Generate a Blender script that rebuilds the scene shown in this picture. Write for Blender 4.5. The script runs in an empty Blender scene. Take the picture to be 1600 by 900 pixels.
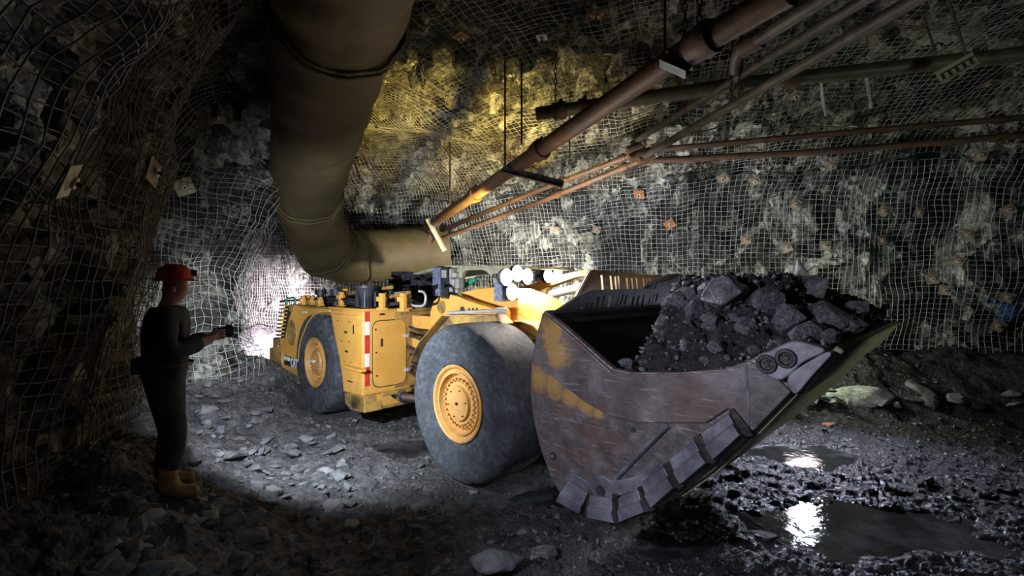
import bpy, bmesh, math, random
import numpy as np
from mathutils import Vector, Matrix
from mathutils.bvhtree import BVHTree

random.seed(7)
col = bpy.context.scene.collection
FPX, CX, CY, CH = 711.0, 800.0, 450.0, 2.14          # focal length in pixels of a 1600x900 frame, camera height
PI = math.pi

# ---------------------------------------------------------------- camera / view
cam_d = bpy.data.cameras.new('camera'); cam_d.sensor_width = 36; cam_d.lens = 36 * FPX / 1600
cam_d.clip_start = .05; cam_d.clip_end = 200
cam = bpy.data.objects.new('camera', cam_d); col.objects.link(cam)
cam.location = (0, 0, CH); cam.rotation_euler = (PI / 2, 0, 0)
sc = bpy.context.scene; sc.camera = cam
sc.view_settings.view_transform = 'Standard'; sc.view_settings.look = 'None'
sc.view_settings.gamma = 1; sc.view_settings.exposure = 0.0; sc.view_settings.use_curve_mapping = False
w = bpy.data.worlds.new('world'); sc.world = w; w.use_nodes = True
w.node_tree.nodes['Background'].inputs[0].default_value = (.35, .5, .6, 1)
w.node_tree.nodes['Background'].inputs[1].default_value = .003


def at(px, py, Y):
    return Vector(((px - CX) / FPX * Y, Y, CH - (py - CY) / FPX * Y))

# ---------------------------------------------------------------- numpy noise
def h3(ix, iy, iz, seed):
    n = (ix.astype(np.int64) * 374761393 + iy.astype(np.int64) * 668265263 + iz.astype(np.int64) * 2147483647 + seed * 1274126177) & 0xFFFFFFFF
    n = ((n ^ (n >> 13)) * 1274126177) & 0xFFFFFFFF
    n = ((n ^ (n >> 16)) * 2246822519) & 0xFFFFFFFF
    return ((n ^ (n >> 15)) & 0xFFFFFF) / float(0xFFFFFF)

def vnoise(P, seed=0):
    I = np.floor(P); F = P - I; F = F * F * (3 - 2 * F); I = I.astype(np.int64)
    r = 0
    for dx in (0, 1):
        for dy in (0, 1):
            for dz in (0, 1):
                wgt = (F[..., 0] if dx else 1 - F[..., 0]) * (F[..., 1] if dy else 1 - F[..., 1]) * (F[..., 2] if dz else 1 - F[..., 2])
                r = r + wgt * h3(I[..., 0] + dx, I[..., 1] + dy, I[..., 2] + dz, seed)
    return r * 2 - 1

def fbm(P, seed=0, oct=4):
    a, s, r = 1.0, 0.0, 0
    for k in range(oct):
        r = r + a * vnoise(P * 2 ** k + 13.7 * k, seed + k); s += a; a *= .5
    return r / s

def facet(P, seed=0, tilt=1.0):
    """broken rock: every cell of a jittered lattice is a tilted flat block"""
    I = np.floor(P).astype(np.int64)
    best = np.full(P.shape[:-1], 1e9); val = np.zeros(P.shape[:-1])
    for dx in (-1, 0, 1):
        for dy in (-1, 0, 1):
            for dz in (-1, 0, 1):
                a, b, c = I[..., 0] + dx, I[..., 1] + dy, I[..., 2] + dz
                q = [P[..., k] - (v + h3(a, b, c, seed + 11 + k)) for k, v in enumerate((a, b, c))]
                d = q[0] ** 2 + q[1] ** 2 + q[2] ** 2
                h = h3(a, b, c, seed + 31) * 2 - 1
                for k in range(3):
                    h = h + tilt * (h3(a, b, c, seed + 41 + k) * 2 - 1) * q[k]
                m = d < best
                best = np.where(m, d, best); val = np.where(m, h, val)
    return val

def sstep(a, b, x):
    t = np.clip((x - a) / (b - a), 0, 1); return t * t * (3 - 2 * t)

# ---------------------------------------------------------------- objects
def tag(o, label=None, cat=None, group=None, kind=None):
    if label: o['label'] = label
    if cat: o['category'] = cat
    if group: o['group'] = group
    if kind: o['kind'] = kind
    return o

def empty(name, loc=(0, 0, 0), rz=0, label=None, cat=None, group=None):
    o = bpy.data.objects.new(name, None); col.objects.link(o); o.location = loc; o.rotation_euler.z = rz
    o.empty_display_size = .1
    return tag(o, label, cat, group)

def from_arrays(name, V, F, mat, parent=None, smooth=False):
    V = np.asarray(V, dtype=np.float32).reshape(-1, 3)
    me = bpy.data.meshes.new(name)
    F = np.asarray(F, dtype=np.int32); k = F.shape[1]
    me.vertices.add(len(V)); me.vertices.foreach_set('co', V.ravel())
    me.loops.add(F.size); me.loops.foreach_set('vertex_index', F.ravel())
    me.polygons.add(len(F)); me.polygons.foreach_set('loop_start', np.arange(0, F.size, k, dtype=np.int32))
    if smooth: me.polygons.foreach_set('use_smooth', np.ones(len(F), dtype=bool))
    me.update(calc_edges=True)
    me.materials.append(mat)
    o = bpy.data.objects.new(name, me); col.objects.link(o)
    if parent: o.parent = parent
    return o

def grid_faces(nu, nv, off=0, flip=False):
    i = np.arange(nu - 1)[:, None] * nv + np.arange(nv - 1)[None, :]
    q = np.stack([i, i + nv, i + nv + 1, i + 1], -1).reshape(-1, 4) + off
    return q[:, ::-1] if flip else q


class MB:
    """gathers shapes for ONE mesh object"""
    def __init__(s): s.v = []; s.f = []
    def add(s, vs, fs):
        o = len(s.v); s.v += [tuple(v) for v in vs]; s.f += [[i + o for i in f] for f in fs]; return s
    def box(s, a, b, M=None):
        x0, y0, z0 = a; x1, y1, z1 = b
        vs = [Vector(p) for p in ((x0, y0, z0), (x1, y0, z0), (x1, y1, z0), (x0, y1, z0), (x0, y0, z1), (x1, y0, z1), (x1, y1, z1), (x0, y1, z1))]
        if M: vs = [M @ v for v in vs]
        return s.add(vs, [(0, 3, 2, 1), (4, 5, 6, 7), (0, 1, 5, 4), (1, 2, 6, 5), (2, 3, 7, 6), (3, 0, 4, 7)])
    def prism(s, pts, t0, t1, axis='y'):
        """outline (a,b) extruded along an axis: 'y' outline is (x,z); 'x' outline is (y,z); 'z' outline is (x,y)"""
        def p3(p, t): return {'y': (p[0], t, p[1]), 'x': (t, p[0], p[1]), 'z': (p[0], p[1], t)}[axis]
        n = len(pts); vs = [p3(p, t0) for p in pts] + [p3(p, t1) for p in pts]
        fs = [tuple(range(n)), tuple(range(2 * n - 1, n - 1, -1))] + [(i, n + i, n + (i + 1) % n, (i + 1) % n) for i in range(n)]
        return s.add(vs, fs)
    def strip(s, pts, t0, t1, th):
        """open outline (x,z) given thickness th (to its left normal) and extruded in y"""
        P = [Vector((p[0], p[1])) for p in pts]; off = []
        for i, p in enumerate(P):
            d = (P[min(i + 1, len(P) - 1)] - P[max(i - 1, 0)]).normalized(); off.append(p + Vector((-d.y, d.x)) * th)
        for i in range(len(P) - 1):
            a, b, c, d = P[i], P[i + 1], off[i + 1], off[i]
            vs = [(a.x, t0, a.y), (b.x, t0, b.y), (c.x, t0, c.y), (d.x, t0, d.y), (a.x, t1, a.y), (b.x, t1, b.y), (c.x, t1, c.y), (d.x, t1, d.y)]
            s.add(vs, [(0, 1, 2, 3), (7, 6, 5, 4), (0, 4, 5, 1), (1, 5, 6, 2), (2, 6, 7, 3), (3, 7, 4, 0)])
        return s
    def tube(s, pts, r, n=10, cap=True):
        P = [Vector(p) for p in pts]; R = r if isinstance(r, (list, tuple)) else [r] * len(P)
        rings = []; up = None
        for i, p in enumerate(P):
            d = (P[min(i + 1, len(P) - 1)] - P[max(i - 1, 0)]).normalized()
            if up is None: up = d.orthogonal().normalized()
            up = (up - d * up.dot(d)).normalized(); sd = d.cross(up)
            rings.append([p + (up * math.cos(2 * PI * k / n) + sd * math.sin(2 * PI * k / n)) * R[i] for k in range(n)])
        vs = [v for ring in rings for v in ring]
        fs = [(i * n + k, i * n + (k + 1) % n, (i + 1) * n + (k + 1) % n, (i + 1) * n + k) for i in range(len(P) - 1) for k in range(n)]
        if cap: fs += [tuple(range(n - 1, -1, -1)), tuple((len(P) - 1) * n + k for k in range(n))]
        return s.add(vs, fs)
    def cyl(s, a, b, r, n=16): return s.tube([a, b], r, n)
    def lathe(s, prof, n=48, axis='y', c=(0, 0, 0), mod=None):
        """profile (axial, radius) turned round an axis through c"""
        vs = []
        for k in range(n):
            a = 2 * PI * k / n
            for j, (x, r) in enumerate(prof):
                if mod: x, r = mod(k, j, x, r)
                if axis == 'y': vs.append((c[0] + r * math.cos(a), c[1] + x, c[2] + r * math.sin(a)))
                elif axis == 'z': vs.append((c[0] + r * math.cos(a), c[1] + r * math.sin(a), c[2] + x))
                else: vs.append((c[0] + x, c[1] + r * math.cos(a), c[2] + r * math.sin(a)))
        m = len(prof)
        fs = [(k * m + j, k * m + j + 1, ((k + 1) % n) * m + j + 1, ((k + 1) % n) * m + j) for k in range(n) for j in range(m - 1)]
        return s.add(vs, fs)
    def build(s, name, mat, parent=None, bevel=0, smooth=None, seg=2):
        me = bpy.data.meshes.new(name); me.from_pydata(s.v, [], s.f); me.materials.append(mat)
        bm = bmesh.new(); bm.from_mesh(me); bmesh.ops.recalc_face_normals(bm, faces=bm.faces); bm.to_mesh(me); bm.free()
        o = bpy.data.objects.new(name, me); col.objects.link(o)
        if parent: o.parent = parent
        if bevel:
            m = o.modifiers.new('bevel', 'BEVEL'); m.width = bevel; m.segments = seg; m.limit_method = 'ANGLE'; m.angle_limit = math.radians(35)
        if smooth is not None:
            me.polygons.foreach_set('use_smooth', [True] * len(me.polygons))
            me.set_sharp_from_angle(angle=math.radians(smooth))
        return o

# ---------------------------------------------------------------- materials
def mk(name, cols, scale=3.0, rough=.6, metal=0.0, bump=.3, bscale=20.0, coord='obj', rvar=0.0, vor=0.0, vscale=8.0, dirt=None, dscale=1.5, dlo=.45, dhi=.65, spec=.5, detail=8, stretch=(1, 1, 1), bdist=.02):
    m = bpy.data.materials.new(name); m.use_nodes = True; nt = m.node_tree; N = nt.nodes; L = nt.links
    b = N['Principled BSDF']; b.inputs['Roughness'].default_value = rough; b.inputs['Metallic'].default_value = metal
    b.inputs['Specular IOR Level'].default_value = spec
    if coord == 'obj': src = N.new('ShaderNodeTexCoord').outputs['Object']
    else: src = N.new('ShaderNodeNewGeometry').outputs['Position']
    mp = N.new('ShaderNodeMapping'); mp.inputs['Scale'].default_value = stretch; L.new(src, mp.inputs[0]); src = mp.outputs[0]
    n1 = N.new('ShaderNodeTexNoise'); n1.inputs['Scale'].default_value = scale; n1.inputs['Detail'].default_value = detail; n1.inputs['Roughness'].default_value = .65
    L.new(src, n1.inputs['Vector'])
    r = N.new('ShaderNodeValToRGB'); L.new(n1.outputs[0], r.inputs[0])
    el = r.color_ramp.elements; k = len(cols)
    while len(el) < k: el.new(.5)
    for i, (p, c) in enumerate(cols): el[i].position = p; el[i].color = (*c, 1)
    out = r.outputs[0]
    if dirt:
        n2 = N.new('ShaderNodeTexNoise'); n2.inputs['Scale'].default_value = dscale; n2.inputs['Detail'].default_value = 10; n2.inputs['Roughness'].default_value = .7
        L.new(src, n2.inputs['Vector'])
        mr = N.new('ShaderNodeMapRange'); mr.inputs[1].default_value = dlo; mr.inputs[2].default_value = dhi; L.new(n2.outputs[0], mr.inputs[0])
        mx = N.new('ShaderNodeMix'); mx.data_type = 'RGBA'; L.new(mr.outputs[0], mx.inputs[0]); L.new(out, mx.inputs[6]); mx.inputs[7].default_value = (*dirt, 1)
        out = mx.outputs[2]
    L.new(out, b.inputs['Base Color'])
    n3 = N.new('ShaderNodeTexNoise'); n3.inputs['Scale'].default_value = bscale; n3.inputs['Detail'].default_value = 6; L.new(src, n3.inputs['Vector'])
    hgt = n3.outputs[0]
    if vor:
        v = N.new('ShaderNodeTexVoronoi'); v.feature = 'F1'; v.inputs['Scale'].default_value = vscale
        wv = N.new('ShaderNodeVectorMath'); wv.operation = 'MULTIPLY_ADD'; L.new(n1.outputs[1], wv.inputs[0]); wv.inputs[1].default_value = (.25,) * 3; L.new(src, wv.inputs[2])
        L.new(wv.outputs[0], v.inputs['Vector'])
        ma = N.new('ShaderNodeMath'); ma.operation = 'MULTIPLY_ADD'; L.new(v.outputs['Distance'], ma.inputs[0]); ma.inputs[1].default_value = vor; L.new(hgt, ma.inputs[2]); hgt = ma.outputs[0]
    bp = N.new('ShaderNodeBump'); bp.inputs['Strength'].default_value = bump; bp.inputs['Distance'].default_value = bdist; L.new(hgt, bp.inputs['Height']); L.new(bp.outputs[0], b.inputs['Normal'])
    if rvar:
        mr = N.new('ShaderNodeMapRange'); mr.inputs[1].default_value = .35; mr.inputs[2].default_value = .65
        mr.inputs[3].default_value = max(0.03, rough - rvar); mr.inputs[4].default_value = min(1, rough + rvar)
        L.new(n3.outputs[0] if bscale < 12 else n1.outputs[0], mr.inputs[0]); L.new(mr.outputs[0], b.inputs['Roughness'])
    m['out'] = 1
    return m

def emit(name, c, s):
    m = bpy.data.materials.new(name); m.use_nodes = True; b = m.node_tree.nodes['Principled BSDF']
    b.inputs['Base Color'].default_value = (*c, 1); b.inputs['Emission Color'].default_value = (*c, 1); b.inputs['Emission Strength'].default_value = s
    return m

def color_in(m):
    b = m.node_tree.nodes['Principled BSDF']; return b, b.inputs['Base Color'].links[0].from_socket

M = {}
def rockmat(name, dark, mid, light, rust, blocks=(2.2, 6.5, 19), bump=1.0, rough=.8, squash=.55, rustlo=.56):
    """fractured rock: every block of three sizes has its own tone and slope, with cracks between"""
    m = bpy.data.materials.new(name); m.use_nodes = True; nt = m.node_tree; N = nt.nodes; K = nt.links; b = N['Principled BSDF']
    b.inputs['Roughness'].default_value = rough
    g = N.new('ShaderNodeNewGeometry'); mp = N.new('ShaderNodeMapping'); mp.inputs['Scale'].default_value = (1, 1, squash); K.new(g.outputs['Position'], mp.inputs[0])
    w1 = N.new('ShaderNodeTexNoise'); w1.inputs['Scale'].default_value = 2.6; w1.inputs['Detail'].default_value = 1.5; K.new(g.outputs['Position'], w1.inputs['Vector'])
    wv = N.new('ShaderNodeVectorMath'); wv.operation = 'MULTIPLY_ADD'; K.new(w1.outputs[1], wv.inputs[0]); wv.inputs[1].default_value = (.3,) * 3; K.new(mp.outputs[0], wv.inputs[2])
    tone = None; hgt = None
    for sc_, wt in zip(blocks, (.5, .3, .2)):
        v = N.new('ShaderNodeTexVoronoi'); v.feature = 'F1'; v.inputs['Scale'].default_value = sc_; K.new(wv.outputs[0], v.inputs['Vector'])
        sp = N.new('ShaderNodeSeparateColor'); K.new(v.outputs['Color'], sp.inputs[0])
        a = N.new('ShaderNodeMath'); a.operation = 'MULTIPLY'; K.new(sp.outputs[0], a.inputs[0]); a.inputs[1].default_value = wt
        # slope of each block: dot(position - cell, random direction)
        df = N.new('ShaderNodeVectorMath'); df.operation = 'SUBTRACT'; K.new(wv.outputs[0], df.inputs[0]); K.new(v.outputs['Position'], df.inputs[1])
        rc = N.new('ShaderNodeVectorMath'); rc.operation = 'SUBTRACT'; K.new(v.outputs['Color'], rc.inputs[0]); rc.inputs[1].default_value = (.5, .5, .5)
        dt = N.new('ShaderNodeVectorMath'); dt.operation = 'DOT_PRODUCT'; K.new(df.outputs[0], dt.inputs[0]); K.new(rc.outputs[0], dt.inputs[1])
        h = N.new('ShaderNodeMath'); h.operation = 'MULTIPLY_ADD'; K.new(dt.outputs['Value'], h.inputs[0]); h.inputs[1].default_value = 1.6
        h0 = N.new('ShaderNodeMath'); h0.operation = 'MULTIPLY'; K.new(sp.outputs[1], h0.inputs[0]); h0.inputs[1].default_value = .35 / sc_; K.new(h0.outputs[0], h.inputs[2])
        if tone is None: tone = a.outputs[0]; hgt = h.outputs[0]
        else:
            q = N.new('ShaderNodeMath'); q.operation = 'ADD'; K.new(tone, q.inputs[0]); K.new(a.outputs[0], q.inputs[1]); tone = q.outputs[0]
            q = N.new('ShaderNodeMath'); q.operation = 'ADD'; K.new(hgt, q.inputs[0]); K.new(h.outputs[0], q.inputs[1]); hgt = q.outputs[0]
    n3 = N.new('ShaderNodeTexNoise'); n3.inputs['Scale'].default_value = 30; n3.inputs['Detail'].default_value = 6; K.new(g.outputs['Position'], n3.inputs['Vector'])
    q = N.new('ShaderNodeMath'); q.operation = 'MULTIPLY_ADD'; K.new(n3.outputs[0], q.inputs[0]); q.inputs[1].default_value = .03; K.new(hgt, q.inputs[2])
    bp = N.new('ShaderNodeBump'); bp.inputs['Strength'].default_value = bump; bp.inputs['Distance'].default_value = .9; K.new(q.outputs[0], bp.inputs['Height']); K.new(bp.outputs[0], b.inputs['Normal'])
    n1 = N.new('ShaderNodeTexNoise'); n1.inputs['Scale'].default_value = 14; n1.inputs['Detail'].default_value = 8; n1.inputs['Roughness'].default_value = .7; K.new(mp.outputs[0], n1.inputs['Vector'])
    q = N.new('ShaderNodeMath'); q.operation = 'MULTIPLY_ADD'; K.new(n1.outputs[0], q.inputs[0]); q.inputs[1].default_value = .5; K.new(tone, q.inputs[2])
    r = N.new('ShaderNodeValToRGB'); el = r.color_ramp.elements; el.new(.5); K.new(q.outputs[0], r.inputs[0])
    for e_, p_, c_ in zip(el, (.72, .98, 1.0), (dark, mid, light)): e_.position = p_; e_.color = (*c_, 1)
    q2 = N.new('ShaderNodeMath'); q2.operation = 'MULTIPLY'; K.new(q.outputs[0], q2.inputs[0]); q2.inputs[1].default_value = .72; K.new(q2.outputs[0], r.inputs[0])
    for e_, p_ in zip(el, (.41, .57, .76)): e_.position = p_
    nr = N.new('ShaderNodeTexNoise'); nr.inputs['Scale'].default_value = 1.1; nr.inputs['Detail'].default_value = 9; nr.inputs['Roughness'].default_value = .7; K.new(g.outputs['Position'], nr.inputs['Vector'])
    mr = N.new('ShaderNodeMapRange'); mr.inputs[1].default_value = rustlo; mr.inputs[2].default_value = rustlo + .1; mr.inputs[4].default_value = .7; K.new(nr.outputs[0], mr.inputs[0])
    mx = N.new('ShaderNodeMix'); mx.data_type = 'RGBA'; K.new(mr.outputs[0], mx.inputs[0]); K.new(r.outputs[0], mx.inputs[6]); mx.inputs[7].default_value = (*rust, 1)
    K.new(mx.outputs[2], b.inputs['Base Color']); return m
M['rock'] = rockmat('grey_green_rock', (.016, .017, .016), (.075, .078, .072), (.42, .43, .37), (.07, .05, .038))
M['ceil_rock'] = rockmat('ceiling_rock', (.02, .019, .016), (.12, .11, .09), (.42, .4, .32), (.07, .045, .03), blocks=(3.5, 9, 24), squash=.8)
M['left_rock'] = rockmat('left_wall_rock', (.02, .02, .016), (.1, .1, .08), (.32, .32, .26), (.06, .045, .03), blocks=(3, 7, 18), squash=.8)
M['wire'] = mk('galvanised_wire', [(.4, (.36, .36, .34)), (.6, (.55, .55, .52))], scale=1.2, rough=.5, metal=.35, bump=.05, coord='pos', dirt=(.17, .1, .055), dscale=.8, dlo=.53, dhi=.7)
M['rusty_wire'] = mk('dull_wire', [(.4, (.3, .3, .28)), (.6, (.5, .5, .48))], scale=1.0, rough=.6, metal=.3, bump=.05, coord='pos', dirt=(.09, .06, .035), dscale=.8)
M['ground'] = mk('wet_mud_and_crushed_rock', [(.3, (.016, .016, .018)), (.5, (.05, .05, .052)), (.7, (.11, .11, .11))], scale=5, rough=.42, bump=.9, bscale=26, coord='pos', vor=.9, vscale=17, bdist=.045, spec=.6)
M['rubble'] = mk('broken_grey_rock', [(.3, (.05, .052, .055)), (.5, (.13, .135, .14)), (.7, (.25, .255, .26))], scale=4, rough=.7, bump=.5, bscale=18, coord='pos', vor=.5, vscale=9, bdist=.03)
M['pale_rock'] = mk('pale_broken_rock', [(.3, (.16, .165, .15)), (.5, (.34, .35, .32)), (.7, (.55, .56, .5))], scale=5, rough=.7, bump=.6, bscale=20, bdist=.02)
M['rust_rock'] = mk('rusty_brown_rock', [(.3, (.12, .05, .02)), (.6, (.35, .17, .07))], scale=5, rough=.75, bump=.6, bscale=20, bdist=.02)
M['muck'] = mk('black_muck', [(.3, (.012, .012, .013)), (.5, (.04, .04, .042)), (.7, (.1, .1, .105))], scale=9, rough=.7, bump=.9, bscale=34, vor=.9, vscale=22, bdist=.03)
M['muck_rock'] = mk('dark_ore_rock', [(.3, (.045, .046, .05)), (.5, (.14, .145, .155)), (.72, (.34, .345, .36))], scale=4, rough=.6, bump=.7, bscale=16, vor=.5, vscale=7, bdist=.03)
M['yellow'] = mk('yellow_machine_paint', [(.3, (.66, .33, .06)), (.6, (.8, .42, .09))], scale=1.5, rough=.42, bump=.08, bscale=30, dirt=(.32, .2, .09), dscale=2.4, dlo=.56, dhi=.85, rvar=.1)
M['dirty_yellow'] = mk('dirty_yellow_paint', [(.3, (.3, .17, .04)), (.6, (.55, .33, .08))], scale=2.5, rough=.6, bump=.2, bscale=30, dirt=(.09, .065, .045), dscale=3, dlo=.42, dhi=.62)
M['rim'] = mk('yellow_rim_paint', [(.3, (.52, .26, .07)), (.6, (.78, .43, .12))], scale=5, rough=.5, bump=.15, bscale=30, dirt=(.3, .17, .1), dscale=5, dlo=.5, dhi=.7)
M['shaded_wire2'] = mk('roof_wire', [(.4, (.3, .29, .25)), (.6, (.55, .54, .48))], scale=.8, rough=.6, metal=.2, bump=.05, coord='pos', dirt=(.1, .06, .035), dscale=.9, dlo=.48, dhi=.6)
M['shaded_wire'] = mk('shade_toned_wire', [(.4, (.09, .085, .07)), (.6, (.22, .21, .18))], scale=1.0, rough=.7, metal=.1, bump=.05, coord='pos', dirt=(.06, .045, .03), dscale=.8)  # dark silhouette of the unlit left mesh put into the wire colour
M['rubber'] = mk('dusty_worn_rubber', [(.3, (.04, .045, .052)), (.5, (.085, .095, .11)), (.7, (.17, .182, .21))], scale=13, rough=.6, bump=.9, bscale=40, vor=1.0, vscale=34, bdist=.009, dirt=(.03, .033, .037), dscale=3.3, dlo=.5, dhi=.66)
M['black'] = mk('black_plastic', [(.4, (.014, .015, .018)), (.6, (.04, .042, .05))], scale=6, rough=.5, bump=.1)
M['dark'] = mk('dark_greasy_steel', [(.4, (.018, .016, .014)), (.6, (.055, .048, .04))], scale=6, rough=.5, metal=.3, bump=.3)
M['chrome'] = mk('chrome_rod', [(.4, (.25, .27, .33)), (.6, (.4, .42, .5))], scale=4, rough=.22, metal=.9, bump=.02)
M['silver'] = mk('pale_grey_pipe', [(.4, (.5, .48, .45)), (.6, (.65, .62, .58))], scale=4, rough=.4, metal=.4, bump=.02)
M['blue_grey'] = mk('blue_grey_speckled_panel', [(.42, (.09, .11, .17)), (.6, (.26, .3, .42))], scale=26, rough=.5, bump=.1)
M['green'] = mk('green_hose', [(.4, (.02, .22, .12)), (.6, (.04, .36, .2))], scale=4, rough=.5, bump=.05)
M['white'] = mk('white_reflector', [(.4, (.72, .72, .74)), (.6, (.85, .85, .86))], scale=10, rough=.4, bump=.03)
M['red'] = mk('red_reflector', [(.4, (.5, .03, .03)), (.6, (.62, .05, .045))], scale=10, rough=.4, bump=.03)
M['rust'] = mk('rusty_pipe', [(.3, (.05, .026, .016)), (.5, (.12, .055, .026)), (.7, (.22, .11, .05))], scale=6, rough=.62, metal=.15, bump=.5, bscale=50, bdist=.004, dirt=(.06, .05, .042), dscale=3)
M['grey_pipe'] = mk('grey_brown_pipe', [(.3, (.04, .034, .028)), (.5, (.085, .07, .055)), (.7, (.15, .12, .09))], scale=6, rough=.6, metal=.2, bump=.4, bscale=50, bdist=.004)
M['olive_pipe'] = mk('olive_grey_pipe', [(.3, (.05, .045, .028)), (.6, (.12, .105, .062))], scale=4, rough=.5, metal=.1, bump=.2, bscale=40, bdist=.003)
M['plate'] = mk('rusty_bolt_plate', [(.4, (.15, .1, .065)), (.6, (.32, .25, .18))], scale=5, rough=.65, metal=.2, bump=.3)
M['orange_plate'] = mk('orange_rusty_plate', [(.4, (.2, .08, .035)), (.6, (.36, .16, .075))], scale=5, rough=.65, bump=.3)
M['olive_metal'] = mk('pale_olive_steel', [(.4, (.3, .28, .18)), (.6, (.46, .43, .29))], scale=5, rough=.55, metal=.1, bump=.2)
M['duct'] = mk('olive_yellow_duct_fabric', [(.3, (.045, .033, .012)), (.55, (.08, .06, .02)), (.7, (.13, .105, .035))], scale=1.3, rough=.72, bump=.35, bscale=3.2, coord='pos', dirt=(.09, .05, .028), dscale=1.2, dlo=.5, dhi=.7, bdist=.06)
M['water'] = mk('muddy_water', [(.4, (.02, .022, .024)), (.6, (.035, .038, .04))], scale=3, rough=.05, bump=.35, bscale=5, coord='pos', bdist=.03, spec=.8, dirt=(.075, .08, .085), dscale=1.4, dlo=.5, dhi=.6)
M['skin'] = mk('skin', [(.4, (.42, .24, .17)), (.6, (.5, .3, .22))], scale=8, rough=.5, bump=.05)
M['cloth'] = mk('dark_navy_coverall', [(.4, (.012, .014, .022)), (.6, (.025, .028, .04))], scale=6, rough=.85, bump=.3, bscale=25)
M['boot'] = mk('yellow_rubber_boot', [(.4, (.14, .08, .02)), (.6, (.2, .12, .03))], scale=6, rough=.5, bump=.1)
M['helmet'] = mk('red_hard_hat', [(.4, (.42, .03, .02)), (.6, (.52, .05, .03))], scale=6, rough=.35, bump=.02)
M['lamp'] = emit('white_lamp_glass', (1, 1, 1), 90)
M['lamp_soft'] = emit('work_lamp_glass', (1, .84, .92), 14)
M['orange_lamp'] = emit('orange_tail_lamp_glass', (1, .22, .03), 5)
M['glass'] = mk('amber_cover', [(.4, (.5, .1, .02)), (.6, (.6, .14, .03))], scale=6, rough=.2, bump=.02)

# foliated streaks and a sprayed blue mark on the rock wall
def add_rock_extras(m, blue=None):
    nt = m.node_tree; N = nt.nodes; L = nt.links; b, src = color_in(m)
    g = N.new('ShaderNodeNewGeometry'); mp = N.new('ShaderNodeMapping'); mp.inputs['Scale'].default_value = (2.2, 2.2, .5); L.new(g.outputs['Position'], mp.inputs[0])
    n = N.new('ShaderNodeTexNoise'); n.inputs['Scale'].default_value = 2.2; n.inputs['Detail'].default_value = 6; L.new(mp.outputs[0], n.inputs['Vector'])
    r = N.new('ShaderNodeMapRange'); r.inputs[1].default_value = .44; r.inputs[2].default_value = .62; L.new(n.outputs[0], r.inputs[0])
    r.inputs[3].default_value = .5; r.inputs[4].default_value = 1.45
    mx = N.new('ShaderNodeVectorMath'); mx.operation = 'SCALE'; L.new(src, mx.inputs[0]); L.new(r.outputs[0], mx.inputs['Scale']); out = mx.outputs[0]
    if blue:
        sb = N.new('ShaderNodeVectorMath'); sb.operation = 'DISTANCE'; sb.inputs[1].default_value = blue; L.new(g.outputs['Position'], sb.inputs[0])
        n2 = N.new('ShaderNodeTexNoise'); n2.inputs['Scale'].default_value = 7; L.new(g.outputs['Position'], n2.inputs['Vector'])
        a = N.new('ShaderNodeMath'); a.operation = 'MULTIPLY_ADD'; L.new(n2.outputs[0], a.inputs[0]); a.inputs[1].default_value = .5; L.new(sb.outputs['Value'], a.inputs[2])
        r2 = N.new('ShaderNodeMapRange'); r2.inputs[1].default_value = .45; r2.inputs[2].default_value = .6; r2.inputs[3].default_value = 1; r2.inputs[4].default_value = 0; L.new(a.outputs[0], r2.inputs[0])
        m2 = N.new('ShaderNodeMix'); m2.data_type = 'RGBA'; L.new(r2.outputs[0], m2.inputs[0]); L.new(out, m2.inputs[6]); m2.inputs[7].default_value = (.03, .09, .26, 1); out = m2.outputs[2]
    L.new(out, b.inputs['Base Color'])
add_rock_extras(M['rock'], tuple(at(1582, 486, 8.0)))

# wet and dry ground: dusty crushed rock on the left bank, glossy mud on the right
def ground_extras(m):
    nt = m.node_tree; N = nt.nodes; L = nt.links; b, src = color_in(m)
    g = N.new('ShaderNodeNewGeometry'); sp = N.new('ShaderNodeSeparateXYZ'); L.new(g.outputs['Position'], sp.inputs[0])
    n = N.new('ShaderNodeTexNoise'); n.inputs['Scale'].default_value = 1.1; n.inputs['Detail'].default_value = 7; L.new(g.outputs['Position'], n.inputs['Vector'])
    a = N.new('ShaderNodeMath'); a.operation = 'MULTIPLY_ADD'; L.new(n.outputs[0], a.inputs[0]); a.inputs[1].default_value = 4; L.new(sp.outputs['X'], a.inputs[2])
    wet = N.new('ShaderNodeMapRange'); wet.inputs[1].default_value = .2; wet.inputs[2].default_value = 3.6; L.new(a.outputs[0], wet.inputs[0])
    mul = N.new('ShaderNodeMapRange'); mul.inputs[3].default_value = 1.9; mul.inputs[4].default_value = .6; L.new(wet.outputs[0], mul.inputs[0])
    v = N.new('ShaderNodeVectorMath'); v.operation = 'SCALE'; L.new(src, v.inputs[0]); L.new(mul.outputs[0], v.inputs['Scale']); L.new(v.outputs[0], b.inputs['Base Color'])
    ro = N.new('ShaderNodeMapRange'); ro.inputs[3].default_value = .72; ro.inputs[4].default_value = .27; L.new(wet.outputs[0], ro.inputs[0]); L.new(ro.outputs[0], b.inputs['Roughness'])
ground_extras(M['ground'])

# ---------------------------------------------------------------- the drive: walls and ceiling
def smooth_line(pts, step, sig):
    P = np.array(pts, float); d = np.r_[0, np.cumsum(np.linalg.norm(np.diff(P, axis=0), axis=1))]
    n = int(d[-1] / step) + 1; s = np.linspace(0, d[-1], n)
    Q = np.stack([np.interp(s, d, P[:, k]) for k in range(P.shape[1])], 1)
    k = int(sig * 3 / step); g = np.exp(-.5 * (np.arange(-k, k + 1) * step / sig) ** 2); g /= g.sum()
    E = np.concatenate([2 * Q[0] - Q[k:0:-1], Q, 2 * Q[-1] - Q[-2:-k - 2:-1]])
    return np.stack([np.convolve(E[:, c], g, 'valid') for c in range(P.shape[1])], 1)

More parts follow.
